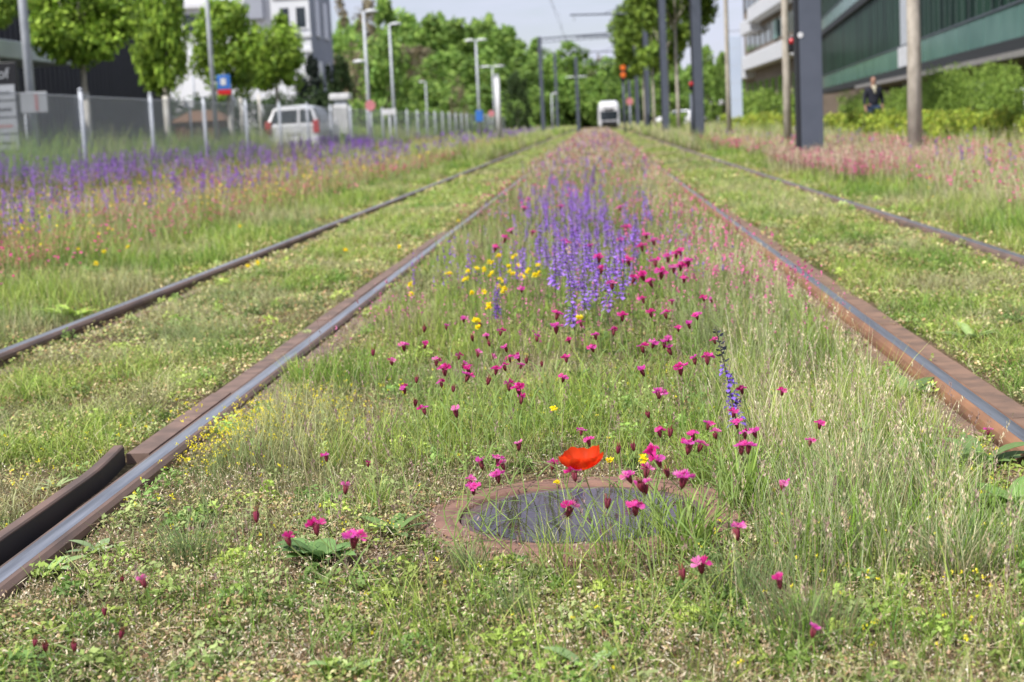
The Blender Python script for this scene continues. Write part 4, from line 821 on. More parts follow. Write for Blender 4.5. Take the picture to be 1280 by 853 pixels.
# far trees: px, top y, width px, Y, kind
far = [(487, 8, 96, 95, 'cone', 'tall bright green conical tree behind the single lamp'), (452, -30, 70, 135, 'brown', 'tall brownish half-bare tree beside the white tower'), (392, 72, 62, 84, 'black', 'almost black conifer between the white car and the tower'), (428, 60, 40, 100, 'dark', 'dark olive shrub-like tree right of the black conifer'),
       (648, 84, 34, 140, 'dark', 'dark conical tree left of the portal mast'), (575, 98, 26, 120, 'brown', 'small greyish tree low in the wooded slope'), (885, 62, 36, 110, 'bright', 'round green tree seen between the second mast and the white pylon'), (905, 70, 30, 130, 'mid', 'green tree behind the thin pale trunk by the pylon')]
for (px, ty, wpx, Y, kind, lab) in far:
    X = TX(px, Y); zt = TZ(px, ty, Y); r = wpx*.5*Y/FPX; tree(X, Y, 0, .4 if kind in ('black', 'cone') else zt*.12, zt, r, kind, lab, tr=max(.12, r*.1))
random.seed(78)
ridge = [(508, 22, 70), (540, 26, 66), (572, 32, 70), (604, 34, 66), (632, 40, 60), (650, 58, 46), (520, 60, 80), (556, 70, 70), (590, 76, 76), (620, 88, 66), (500, 84, 80), (540, 104, 70), (600, 112, 70), (634, 116, 50), (570, 118, 60), (662, 92, 40), (676, 50, 26), (690, 74, 40), (712, 54, 34), (730, 66, 40), (748, 74, 44), (764, 76, 40), (780, 84, 40), (704, 96, 44), (724, 104, 40), (744, 100, 40), (765, 106, 40), (786, 112, 30), (672, 118, 36), (696, 124, 34), (800, 100, 40), (820, 96, 40), (842, 100, 40), (865, 90, 40), (880, 96, 50), (925, 100, 40)]
for i, (px, ty, wpx) in enumerate(ridge):
    Y = 300-ty*.9+random.uniform(-12, 12); Y = max(Y, 255+random.uniform(-8, 8)) if px > 665 else Y; X = TX(px, Y); zt = TZ(px, ty, Y); r = wpx*.82*Y/FPX
    kind = random.choice(('bright', 'bright', 'mid', 'mid', 'bright', 'mid', 'brown' if ty > 50 else 'mid'))
    lf = px < 665; tree(X, Y, -.5, max(zt*.03, zt-2.3*r), zt, r, kind, 'green tree of the wooded slope behind the left lamps' if lf else 'green tree closing the view at the end of the tracks', 'trees of the wooded slope' if lf else 'trees at the end of the tracks', tr=.3)
def wood():
    n = 26000; g = np.random.default_rng(5); px = g.uniform(300, 1000, n); Y = g.uniform(330, 420, n); X = (px-VPX)/FPX*Y
    topy = np.where(px < 650, 36+.0*px, 86)+10*np.sin(px*.11)+8*np.sin(px*.31+1); base = CH-3; zt = CH+(VPY-.047*(px-VPX)-topy)*Y/FPX; z = base+(zt-base)*g.random(n)**.6
    P = np.stack([X, Y, z], -1); c = np.array(MID+[(.22, .34, .07)])[g.integers(0, 4, n)]*(.6+.6*vnoise(X, z, 4, 9))[:, None]
    return leaflets(P, 1.5, 1.3, c, .1)
stuff('far_wood', 'green wooded rise closing the horizon behind the separate trees', 'wood', [wood()], TLEAF)
# ------------------------------------------------------------------ hedges and shrubs
def bush(X0, X1, Y0, Y1, z0, z1, n, leaf, cols, label, name='hedge', lumps=30, base=.1, arch=0):
    lumps *= 4
    g = np.random.default_rng(int(X0*100+Y0) % 9999); lc = np.stack([g.uniform(X0, X1, lumps), g.uniform(Y0, Y1, lumps), z0+(z1-z0)*g.uniform(.12, .92, lumps)], -1)
    if arch: lc[:, 2] = z0+(lc[:, 2]-z0)*(1-arch*((lc[:, 1]-(Y0+Y1)/2)/((Y1-Y0)/2))**2)
    s = (z1-z0)*(.13+.09*g.random(lumps)); i = g.integers(0, lumps, n); v = g.standard_normal((n, 3)); v /= np.linalg.norm(v, axis=1)[:, None]; rad = g.random(n)**.4
    P = lc[i]+v*(s[i]*rad)[:, None]; P[:, 2] = np.maximum(P[:, 2], base+.02)
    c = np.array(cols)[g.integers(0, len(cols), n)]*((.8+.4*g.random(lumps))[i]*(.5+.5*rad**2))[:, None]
    ctr = np.array([(X0+X1)/2, (Y0+Y1)/2, base]); V, F, Cc = leaflets(P-ctr, leaf*(.7+.7*g.random(n)), leaf*.6, c, .15)
    t = thing(name, label, name.replace('_', ' '), tuple(ctr)); link('foliage', npmesh('foliage', V, F, Cc), TLEAF, t)
    mb = MB()
    for k in range(7): x = g.uniform(X0, X1)-ctr[0]; y = g.uniform(Y0, Y1)-ctr[1]; mb.tube([(0, 0, -.05), (x*.6, y*.6, .06), (x*1.0, y, (z1-base)*.3), (x*1.1, y+.1, (z1-base)*.6)], [.02, .02, .014, .006], 5)
    mb.build('stems', M['dbark'], t)
HG = [(.24, .36, .06), (.30, .43, .08), (.17, .28, .05)]; YG = [(.46, .55, .07), (.36, .48, .07), (.52, .54, .10), (.24, .36, .06)]
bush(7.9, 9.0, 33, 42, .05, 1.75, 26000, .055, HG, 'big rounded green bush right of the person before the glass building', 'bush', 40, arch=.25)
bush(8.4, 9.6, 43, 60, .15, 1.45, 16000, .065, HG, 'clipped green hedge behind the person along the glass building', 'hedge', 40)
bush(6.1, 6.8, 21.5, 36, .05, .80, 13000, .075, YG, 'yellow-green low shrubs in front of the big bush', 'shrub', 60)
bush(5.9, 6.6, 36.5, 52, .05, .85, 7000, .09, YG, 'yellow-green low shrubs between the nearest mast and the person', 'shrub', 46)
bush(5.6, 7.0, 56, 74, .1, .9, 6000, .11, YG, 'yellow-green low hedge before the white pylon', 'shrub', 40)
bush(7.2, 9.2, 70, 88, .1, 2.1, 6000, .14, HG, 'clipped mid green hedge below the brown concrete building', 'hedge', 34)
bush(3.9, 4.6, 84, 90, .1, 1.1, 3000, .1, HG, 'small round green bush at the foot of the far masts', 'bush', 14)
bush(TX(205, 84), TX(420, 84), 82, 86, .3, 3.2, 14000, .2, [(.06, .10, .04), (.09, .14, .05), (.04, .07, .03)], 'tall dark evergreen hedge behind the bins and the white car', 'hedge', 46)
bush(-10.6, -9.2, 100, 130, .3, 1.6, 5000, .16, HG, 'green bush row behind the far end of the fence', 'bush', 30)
# ------------------------------------------------------------------ glass building (right)
def bld_origin(): return Vector((9.33, 34.5, 0)), Vector((.0757, 1, 0)).normalized()
def glass_building():
    o0, dr = bld_origin(); t = thing('glass_building', 'long glass office building with teal spandrel bands and black frames', 'building', (o0.x, o0.y, 0), -math.atan2(dr.x, dr.y))
    L0, L1 = -14, 74       # along local +y ; local +x points away from the track
    mb = MB(); mb.box((.6, L0, 2.35), (14, L1, 13)); mb.build('core_wall', M['black'], t)
    mb = MB(); mb.box((2.2, L0, -.1), (13.5, L1-.3, 2.34)); mb.build('ground_floor_wall', M['glass'], t)
    mb = MB(); mb.box((-.25, L0, 1.86), (2.4, L1-30, 2.0)); mb.build('canopy_edge', M['beam'], t)
    k = 0
    for zb in (2.3, 5.95, 9.6):
        mb = MB(); mb.box((-.12, L0, zb-.34), (.7, L1, zb)); mb.build('floor_edge', M['mastd'], t)
        y = L0
        while y < L1-2.3:
            mb = MB(); mb.box((.02, y+.06, zb+.02), (.06, y+2.34, zb+.78)); mb.build('spandrel_pane', M['gteal'], t)
            y += 2.4
        w_ = MB(); y = L0
        while y < L1-1: w_.box((.03, y+.04, zb+.84), (.06, y+1.16, zb+3.28)); y += 1.2
        w_.build('window_band', M['winglass'], t)
        f_ = MB(); y = L0
        while y < L1: f_.box((.028, y-.04, zb+.84), (.075, y+.04, zb+3.3)); y += 1.2
        f_.build('mullions', M['mull'], t)
        f2 = MB(); f2.box((-.01, L0, zb+.79), (.14, L1, zb+.835)); f2.build('rail_bar', M['mast'], t)
    c_ = MB(); c_.box((.012, 22.5, 3.15), (.028, 26.5, 5.55)); c_.build('lowered_blind', M['galv'], t); c_ = MB(); c_.box((-.035, 22.5, 2.35), (.012, 27.0, 3.07)); c_.build('white_panel', M['band'], t)
    for y in (-1.0, 9, 19, 29):
        c_ = MB(); c_.tube([(.5, y, -.1), (.5, y, 1.86)], .16, 14); c_.build('column', M['galv'], t, True)
    c_ = MB()
    for y in (-3.4, -2.2, -1.0, .2): c_.tube([(-.5, y, 0), (-.5, y, 1.15)], .035, 8)
    c_.tube([(-.5, -3.6, 1.13), (-.5, .4, 1.13)], .04, 8); c_.build('handrail', M['white'], t)
M['mull'] = mat('window_mullion', (.12, .16, .16), .5)
M['winglass'] = mat('window_glass', (.035, .075, .055), .2, 0, (.012, .022, .022), 1.2, spec=.25, lo=.4, hi=.6, stretch=(1, 1.2, .12)); M['winglass'].node_tree.nodes['Principled BSDF'].inputs['IOR'].default_value = 1.015; M['gteal'].node_tree.nodes['Principled BSDF'].inputs['IOR'].default_value = 1.07  # green streaks paint reflected greenery into the pane colour
glass_building()
# ------------------------------------------------------------------ brown concrete building with white bands
def concrete_building():
    t = thing('concrete_building', 'brown concrete office block with rounded white balcony bands', 'building', (13.7, 111, 0)); L = 48; t.scale = (1, 1, 1.14)
    mb = MB(); mb.box((.9, 1, -.1), (16, L, 14)); mb.build('wall', M['concr'], t)
    for i, zb in enumerate((4.2, 7.65, 11.1)):
        mb = MB(); y0, y1 = 1, L-(6 if i == 1 else 0)
        prof = [(0.9, zb), (.05, zb), (0, zb+.05), (0, zb+1.05), (.05, zb+1.1), (.9, zb+1.1)]
        for a, b in ((y0, y1-10), (y1-9.9, y1)):
            off = -.0 if b < y1 else .35; n = len(prof); vs = [(x+off*0-(.25 if b < y1 else 0), y, z-(0 if b < y1 else .55)) for y in (a, b) for x, z in prof]
            mb.add(vs, [(k, k+1, n+k+1, n+k) for k in range(n-1)]+[tuple(range(n)), tuple(range(2*n-1, n-1, -1))])
        mb.build('balcony_band', M['band'], t)
        for k in range(10):
            y = 1.5+k*4.5; mb = MB(); mb.box((.86, y, zb+1.75), (.93, y+3.4, zb+3.1)); f = mb.build('window', M['glass'], t)
            mb = MB(); mb.box((.84, y-.08, zb+1.66), (.97, y+3.48, zb+1.745)); mb.build('sill', M['concr'], f)
    for k in range(9): mb = MB(); y = 1.5+k*5; mb.box((.86, y, .3), (.93, y+3.2, 3.3)); mb.build('ground_floor_window', M['glass'], t)
    mb = MB(); mb.box((.70, 18, 5.9), (.78, 20.6, 7.2)); mb.build('teal_shutter', M['gteal'], t)
concrete_building()
X = TX(921, 72); t = thing('white_pylon', 'tall pale blue-white pylon sign before the concrete building', 'sign', (X, 72, 0)); mb = MB(); mb.box((-.25, -.2, 0), (.25, .2, TZ(921, 45, 72))); mb.build('pylon_body', mat('pale_blue_panel', (.62, .70, .85), .4, 0, (.56, .64, .8), .5), t, bev=.02)
mb = MB()
for k in range(6): mb.box((-.252, -.203, .8+k*.75), (.252, .203, .815+k*.75))
mb.build('panel_joints', M['galv'], t)
# ------------------------------------------------------------------ dark hall and white buildings (left)
def dark_hall():
    t = thing('dark_hall', 'dark clad hall with a grey canopy behind the left fence', 'building', (-17, 30, .3)); xf = 0
    Y1 = 2000*17/(VPX-215)-30
    mb = MB(); mb.box((-14, -6, -.1), (0, Y1, 9.5)); mb.build('wall', M['dwall'], t)
    mb = MB()
    for k in range(90):
        y = -6+k*.45
        if y < Y1: mb.box((.0, y, 0), (.022, y+.05, 9.45))
    mb.build('cladding_ribs', M['dwall'], t)
    p = atz(97, 82, 46.5); q = atz(97, 66, 46.5)
    mb = MB(); mb.box((.05, -6, 2.82), (2.7, 14, 3.27)); mb.build('canopy', M['roofg'], t, bev=.03)
    mb = MB(); mb.box((.03, -5.9, 3.9), (.07, 12, 6.4)); mb.build('window_band', M['gteal'], t)
    mb = MB(); mb.box((.1, -5.9, -.05), (.5, -.2, 2.7)); mb.build('entrance_recess', M['black'], t)
dark_hall()
def windows(t, face, xs, zs, w_, h_, yo, parentmat=M['glass']):
    for x in xs:
        for z in zs:
            mb = MB()
            if face == 'front': mb.box((x, yo-.03, z), (x+w_, yo+.02, z+h_))
            else: mb.box((yo-.02, x, z), (yo+.03, x+w_, z+h_))
            f = mb.build('window', M['glass'], t); mb = MB()
            if face == 'front': mb.box((x-.08, yo-.10, z-.12), (x+w_+.08, yo-.031, z-.02))
            else: mb.box((yo+.031, x-.08, z-.12), (yo+.10, x+w_+.08, z-.02))
            mb.build('sill', M['band'], f)
Y = 98; Xc = TX(396, Y); t = thing('white_tower', 'white rendered tower with a shaded grey side behind the trees', 'building', (Xc, Y, 0))
mb = MB(); mb.box((-2.2, 0, -.1), (0, 8.0, 20)); mb.build('wall', M['wall'], t)
mb = MB(); mb.box((.004, .0, -.1), (.03, 8.0, 20)); mb.build('shaded_side_wall', M['greyw'], t)  # grey sheet over the white side, its shade painted in
windows(t, 'front', (-1.8, -.8), (7.4, 10.3, 13.2), .55, 1.2, 0); windows(t, 'side', (1.8, 4.8), (3.2, 7.0, 10), 1.5, 2.2, .03)
mb = MB()
for z in (5.9, 6.8, 9.2): mb = MB(); mb.box((-2.23, -.12, z), (.06, -.005, z+.22)); mb.build('cornice', M['band'], t)
Y = 112; X0 = TX(215, Y); X1 = TX(362, Y); t = thing('white_office_block', 'wide white office block with grey upper panel behind the lime trees', 'building', (X0, Y, 0)); W_ = X1-X0
mb = MB(); mb.box((0, 0, -.1), (W_, 10, 16)); mb.build('wall', M['wall'], t)
mb = MB(); mb.box((W_-2.5, -.5, TZ(330, 24, Y)), (W_-1.2, -.02, 15.9)); mb.build('grey_panel', M['greyw'], t, bev=.03)
windows(t, 'front', (1.4, 3.6), (TZ(250, 38, Y)-.2, TZ(250, 38, Y)+3.3, 2.6), 1.0, 1.3, 0)
mb = MB(); mb.box((-.3, -.4, 10.0), (W_-3.2, -.02, 10.35)); mb.build('cornice', M['band'], t)
# ------------------------------------------------------------------ fence
def fence():
    X = -8.5; t = thing('chain_link_fence', 'grey chain-link fence on galvanised posts along the left verge', 'fence', (X, 20, .32)); y = 20-20+2.2
    m = bpy.data.materials.new('wire_mesh'); m.use_nodes = True; nt = m.node_tree; b = nt.nodes['Principled BSDF']; b.inputs['Base Color'].default_value = (.5, .53, .57, 1); b.inputs['Metallic'].default_value = 0
    tc = nt.nodes.new('ShaderNodeTexCoord'); sp = nt.nodes.new('ShaderNodeSeparateXYZ'); nt.links.new(tc.outputs['Object'], sp.inputs[0])
    def mth(op, a, b_=None, v=None):
        k = nt.nodes.new('ShaderNodeMath'); k.operation = op; nt.links.new(a, k.inputs[0])
        if b_ is not None: nt.links.new(b_, k.inputs[1])
        if v is not None: k.inputs[1].default_value = v
        return k.outputs[0]
    s1 = mth('ADD', sp.outputs[1], sp.outputs[2]); s2 = mth('SUBTRACT', sp.outputs[1], sp.outputs[2])
    f = [mth('LESS_THAN', mth('FRACT', mth('MULTIPLY', mth('ADD', s, None, 500.), None, 14.)), None, .25) for s in (s1, s2)]
    al = mth('MAXIMUM', f[0], f[1]); nt.links.new(al, b.inputs['Alpha'])
    mb = MB(); mb.add([(0, -2, .05), (0, 130, .05), (0, 130, 1.42), (0, -2, 1.42)], [(0, 1, 2, 3)]); mb.build('wire_mesh', m, t)
    ys = [26.2-20+k*4.15 for k in range(-2, 29)]
    for i, y in enumerate(ys):
        mb = MB(); mb.tube([(.05, y, -.3), (.05, y, 1.50)], .038, 10); mb.tube([(.05, y, 1.50), (.05, y, 1.535)], [.05, .02], 10); mb.build('post', M['galv'], t, True)
    for z in (.07, 1.40):
        mb = MB(); mb.tube([(.0, -2, z), (.0, 130, z)], .006, 4); mb.build('tension_wire', M['galv'], t)
fence()
# ------------------------------------------------------------------ poles, lamps, signs
def cyl(t, name, pts, r, m, n=12): mb = MB(); mb.tube(pts, r, n); return mb.build(name, m, t, True)
def plainpole(px, Y, r, label, base, top): X = TX(px, Y); t = thing('lamp_pole', label, 'pole', (X, Y, base)); cyl(t, 'shaft', [(0, 0, -.1), (0, 0, top)], [r*1.15, r*.85], M['galv']); cyl(t, 'foot_collar', [(0, 0, 0), (0, 0, .35)], r*1.35, M['galv']); return t
plainpole(44, 35, .095, 'thick pale pole at the far left in front of the sign board', .3, 8)
t = plainpole(271, 49, .07, 'tall pale pole carrying a blue and red sign', .3, 8)
z = TZ(279, 108, 49)-.3; mb = MB(); mb.box((.14, -.06, z-.1), (.56, -.03, z+.34)); mb.build('blue_sign', M['blue'], t, bev=.03); mb = MB(); mb.box((.14, -.061, z-.26), (.56, -.029, z-.105)); mb.build('red_sign', M['red'], t, bev=.01)
mb = MB(); mb.box((.26, -.068, z+.03), (.42, -.0615, z+.24)); mb.build('sign_symbol', M['white'], t); cyl(t, 'bracket', [(.0, -.05, z+.1), (.2, -.05, z+.1)], .02, M['galv'])
def lamp(px, ytop, Y, label, heads, low=None, base=.2, hw=.55, extra=None):
    X = TX(px, Y); h = TZ(px, ytop, Y)-base; t = thing('street_lamp', label, 'street lamp', (X, Y, base)); cyl(t, 'pole', [(0, 0, -.1), (0, 0, h)], [.085, .05], M['galv'])
    def head(sx, z, L):
        mb = MB(); a, b = sorted((sx*.06, sx*L)); vs = []
        for u in range(7):
            x = a+(b-a)*u/6; s = math.sin(PI*(.12+.76*u/6))**.5; vs += [(x, -.16*s, z), (x, .16*s, z), (x, .13*s, z+.12*s), (x, -.13*s, z+.12*s)]
        mb.add(vs, [(u*4+k, u*4+(k+1) % 4, u*4+4+(k+1) % 4, u*4+4+k) for u in range(6) for k in range(4)]+[(3, 2, 1, 0), (24, 25, 26, 27)]); mb.build('lamp_head', M['lamp'], t, True)
    for sx in heads: head(sx, h-.05, hw)
    if low: zl = TZ(px, low[1], Y)-base; head(low[0], zl, .5)
    return t
lamp(463, 14, 62, 'street lamp with one head at the top and a smaller head halfway down', (1,), (-1, 78)); lamp(494, 30, 80, 'single-headed street lamp before the conical tree', (1,), hw=.6)
t = lamp(600, 50, 88, 'double-headed street lamp with a small blue sign below', (-1, 1), hw=.6); z = TZ(603, 145, 88)-.2; mb = MB(); mb.box((-.2, -.12, z-.3), (.2, -.09, z+.3)); mb.build('blue_sign', M['blue'], t, bev=.08)
lamp(619, 83, 120, 'smaller double-headed street lamp right of the blue sign', (-1, 1), hw=.9); lamp(535, 102, 150, 'small single-headed lamp low before the wooded slope', (-1,), hw=.6); lamp(723, 96, 200, 'distant double-headed lamp behind the far middle mast', (-1, 1), hw=1.3, base=0); lamp(691, 117, 160, 'tiny single lamp between the two left masts', (1,), hw=.6, base=0)
lamp(247, 50, 92, 'pale lamp head in front of the white office block', (-1, 1), hw=.5)
X = TX(624, 70); t = thing('white_post', 'slim white cylindrical post rising above the far fence', 'post', (X, 70, .2)); cyl(t, 'shaft', [(0, 0, 0), (0, 0, TZ(624, 97, 70)-.2)], .11, M['white']); cyl(t, 'cap', [(0, 0, TZ(624, 97, 70)-.2), (0, 0, TZ(624, 93, 70)-.2)], .07, M['galv'])
def roundsign(px, py, Y, r, m, label, base=.25):
    X = TX(px, Y); z = TZ(px, py, Y)-base; t = thing('road_sign', label, 'sign', (X, Y, base)); cyl(t, 'post', [(0, 0, 0), (0, 0, z+r)], .03, M['galv']); mb = MB(); mb.lathe([(.0005, 0), (r, 0), (r, .02), (.0005, .02)], 24); o = mb.build('sign_disc', m, t); o.rotation_euler = (PI/2, 0, 0); o.location = (0, -.04, z)
roundsign(465, 132, 58, .19, M['rose'], 'faded red round sign at the foot of the single lamp'); roundsign(615, 142, 100, .2, M['rose'], 'faded pink round sign beside the slim white post'); roundsign(788, 127, 100, .22, M['rose'], 'faded pink sign among the dark masts right of the tram')
X = TX(488, 56); z = TZ(488, 140, 56)-.3; t = thing('street_sign', 'small white street sign behind the fence', 'sign', (X, 56, .3)); cyl(t, 'post', [(0, 0, 0), (0, 0, z)], .03, M['galv']); mb = MB(); mb.box((-.24, -.05, z-.1), (.24, -.02, z+.1)); mb.build('sign_plate', M['white'], t, bev=.01)
X = TX(240, 50); z = TZ(240, 129, 50)-.3; t = thing('street_sign', 'small pale sign box on a post in front of the brown shed', 'sign', (X, 50, .3)); cyl(t, 'post', [(0, 0, 0), (0, 0, z)], .04, M['galv']); mb = MB(); mb.box((-.15, -.06, z-.17), (.15, .06, z+.17)); mb.build('sign_box', M['lamp'], t, bev=.04)
for (px, ty, Y, lab) in ((293, 108, 60, 'thin whitish post with a bent bracket right of the blue and red sign'), (327, 118, 56, 'whitish post left of the white car'), (304, 122, 70, 'thin pale post behind the lime trees')):
    X = TX(px, Y); z = TZ(px, ty, Y)-.3; t = thing('marker_post', lab, 'post', (X, Y, .3)); cyl(t, 'shaft', [(0, 0, 0), (0, 0, z)], .055, M['limew']); cyl(t, 'bracket', [(0, 0, z-.3), (.13, 0, z-.6), (.1, 0, z-.8)], .04, M['lamp'])
# directory board at the far left
X1 = TX(27, 30.5); t = thing('directory_board', 'black directory board with grey name panels at the left edge', 'sign', (X1, 30.5, .3)); zt = TZ(10, 78, 30.5)-.3; zb_ = TZ(10, 190, 30.5)-.3
mb = MB(); mb.box((-1.5, 0, .05), (.02, .12, zt)); mb.build('board', M['black'], t, bev=.01)
zz = [TZ(10, y_, 30.5)-.3 for y_ in (106, 125, 127, 146, 148, 167, 169, 188)]
for k in range(4): mb = MB(); mb.box((-1.42, -.02, zz[2*k+1]), (-.03, -.002, zz[2*k])); pn = mb.build('name_panel', M['board'], t); mb = MB(); zc = (zz[2*k]+zz[2*k+1])/2; mb.box((-1.3, -.026, zc-.03), (-.12, -.0205, zc+.015)); mb.build('lettering', M['inkr' if k == 2 else 'ink'], pn)
cu = bpy.data.curves.new('lettering', 'FONT'); cu.body = 'Hof'; cu.size = .28; cu.extrude = .003; cu.align_x = 'RIGHT'; tmp = bpy.data.objects.new('tmp_text', cu); C.objects.link(tmp); dg = bpy.context.evaluated_depsgraph_get(); me = bpy.data.meshes.new_from_object(tmp.evaluated_get(dg)); bpy.data.objects.remove(tmp)
me.materials.clear(); o = link('lettering', me, M['board'], t); o.rotation_euler = (PI/2, 0, 0); o.location = (-.12, -.012, TZ(10, 98, 30.5)-.3)
X = TX(46, 34); t = thing('notice_plate', 'small pale blue-grey notice plate fixed behind the thick pole', 'sign', (X, 34, TZ(46, 128, 34))); mb = MB(); mb.box((-.32, -.01, -.22), (.32, .01, .22)); mb.build('plate', M['board'], t, bev=.01); mb = MB(); mb.box((.05, -.016, -.18), (.12, -.0105, .18)); mb.build('red_stripe', M['inkr'], t); cyl(t, 'post', [(-.2, .03, .2), (-.2, .03, .3-TZ(46, 128, 34))], .025, M['galv'])
# bins and shed
def thingbox(name, label, catg, px, Y, w_, dp, h, m, lid=None, base=.35):
    X = TX(px, Y); t = thing(name, label, catg, (X, Y, base)); mb = MB(); mb.add([(-w_*.44, -dp*.44, 0), (w_*.44, -dp*.44, 0), (w_*.44, dp*.44, 0), (-w_*.44, dp*.44, 0), (-w_*.5, -dp*.5, h), (w_*.5, -dp*.5, h), (w_*.5, dp*.5, h), (-w_*.5, dp*.5, h)], [(3, 2, 1, 0), (4, 5, 6, 7), (0, 1, 5, 4), (1, 2, 6, 5), (2, 3, 7, 6), (3, 0, 4, 7)]); mb.build('body', m, t, bev=.03)
    mb = MB(); mb.box((-w_*.53, -dp*.53, h+.002), (w_*.53, dp*.53, h+.07)); mb.build('lid', lid or m, t, bev=.03)
    for s in (-1, 1): mb = MB(); mb.lathe([(.0005, -.04), (.1, -.04), (.1, .04), (.0005, .04)], 12); o = mb.build('wheel', M['black'], t); o.rotation_euler = (0, PI/2, 0); o.location = (s*w_*.4, dp*.45, .08)
thingbox('waste_bin', 'tall narrow red bin at the corner of the dark hall', 'bin', 226, 62, .28, .5, 1.0, M['red']); thingbox('waste_bin', 'wide teal bin behind the fence, left one', 'bin', 266, 66, .75, .6, .5, M['teal']); thingbox('waste_bin', 'round-shouldered teal bin behind the fence, right one', 'bin', 284, 66, .5, .5, .95, M['teal'])
X = TX(247, 72); t = thing('timber_shed', 'low brown timber shed behind the bins', 'shed', (X, 72, .3)); mb = MB(); mb.box((-1.0, 0, 0), (1.2, 2, 1.45)); mb.build('wall', M['brownb'], t); mb = MB(); mb.add([(-1.2, -.2, 1.45), (1.4, -.2, 1.45), (1.4, 2.2, 1.45), (-1.2, 2.2, 1.45), (-.5, 1, 1.95), (.7, 1, 1.95)], [(0, 1, 5, 4), (1, 2, 5), (2, 3, 4, 5), (3, 0, 4)]); mb.build('roof', M['brownb'], t); mb = MB(); mb.box((-.2, -.03, .02), (.45, -.002, 1.3)); mb.build('door', M['dbark'], t)
# white cabinet with broad cap
X = TX(429, 60); zt = TZ(429, 117, 60)-.3; t = thing('white_kiosk', 'white column cabinet with a broad flat cap right of the car', 'kiosk', (X, 60, .3)); mb = MB(); mb.box((-.3, -.3, 0), (.26, .3, zt-.42)); mb.build('cabinet', M['white'], t, bev=.02); mb = MB(); mb.box((-.24, -.24, zt-.419), (.2, .24, zt-.24)); mb.build('neck', M['galv'], t); mb = MB(); mb.box((-.40, -.35, zt-.239), (.36, .35, zt)); mb.build('cap', M['white'], t, bev=.04)
mb = MB(); mb.box((-.1, -.32, .35), (.16, -.302, .6)); mb.build('vent', M['black'], t)
# ------------------------------------------------------------------ cars
def car(X, Y, label, base=.385, rz=0, s=1.0):
    t = thing('parked_car', label, 'car', (X, Y, base), rz); W = .86
    # cross sections along the length (y from rear to front): half width at waist, roof height, roof half width
    st = [(0, .35, .95, .98, .80), (.05, .30, 1.02, 1.0, .82), (.26, .28, 1.50, 1.56, .62), (.7, .28, 1.56, 1.62, .62), (2.2, .28, 1.53, 1.59, .62), (3.0, .28, 1.08, 1.10, .68), (3.9, .3, .95, .98, .74), (4.3, .38, .70, .72, .72)]
    mb = MB(); vs = []
    for (y, zb_, zr, zr2, rw) in st:
        waist = min(.98, zr-.02); ww = W if .05 < y < 4 else W*.93
        vs += [(-ww*.93, y, zb_), (-ww, y, .55), (-ww*.985, y, waist), (-rw, y, zr), (-rw*.5, y, zr2), (rw*.5, y, zr2), (rw, y, zr), (ww*.985, y, waist), (ww, y, .55), (ww*.93, y, zb_)]
    n = 10; mb.add(vs, [(i*n+k, i*n+(k+1) % n, (i+1)*n+(k+1) % n, (i+1)*n+k) for i in range(len(st)-1) for k in range(n)]+[tuple(range(n-1, -1, -1)), tuple(range(7*n, 8*n))]); mb.build('body', M['carw'], t, True, bev=.02)
    # rear window: white strip across it stands for the fence post in front
    def pane(name, pts, m=M['glass'], th=.012): mb = MB(); mb.add(pts, [(0, 1, 2, 3)]); return mb.build(name, m, t)
    pane('rear_window', [(-.70, .046, 1.06), (.70, .046, 1.06), (.56, .215, 1.46), (-.56, .215, 1.46)])
    mb = MB(); mb.add([(.16, .03, 1.03), (.235, .03, 1.03), (.225, .215, 1.50), (.16, .215, 1.50)], [(0, 1, 2, 3)]); mb.build('fence_post_strip', M['carw'], t)
    for s_ in (-1, 1):
        x0, x1 = s_*(W*.985+.004), s_*(.645+.004)
        pane('side_window', [(x0*.995, .45, 1.02), (x0*.995, 1.55, 1.02), (x1*1.02, 1.5, 1.50), (x1*1.02, .45, 1.50)]); pane('side_window', [(x0*.995, 1.65, 1.02), (x0*.995, 2.75, 1.02), (x1*1.04, 2.15, 1.50), (x1*1.02, 1.6, 1.50)])
        mb = MB(); a, b = sorted((s_*.66, s_*.85)); mb.box((a, -.035, .72), (b, .06, 1.12)); mb.build('tail_light', M['red'], t, bev=.02)
        mb = MB(); mb.box((min(s_*.86, s_*1.0), 2.65, 1.0), (max(s_*.86, s_*1.0), 2.75, 1.16)); mb.build('mirror', M['carw'], t, bev=.03)
        for y in (.75, 3.35):
            mb = MB(); mb.lathe([(.19, -.1), (.30, -.1), (.32, -.06), (.32, .06), (.30, .1), (.19, .1)], 24); o = mb.build('tyre', M['black'], t, True); o.rotation_euler = (0, PI/2, 0); o.location = (s_*.76, y, .32); mb = MB(); mb.lathe([(.0005, .06), (.18, .09), (.19, .0), (.18, -.09), (.0005, -.06)], 16); r = mb.build('rim', M['galv'], o)
    mb = MB(); mb.box((-.84, -.09, .34), (.84, .04, .56)); mb.build('bumper', M['carw'], t, bev=.04)
    mb = MB(); mb.box((-.26, -.03, .72), (.26, -.005, .83)); mb.build('licence_plate', M['lamp'], t)
    return t
car(TX(366, 50), 50, 'white hatchback van parked behind the fence, seen from the rear', base=.25)
car(TX(868, 175), 175, 'far white parked car between the masts', base=.05, rz=1.2)
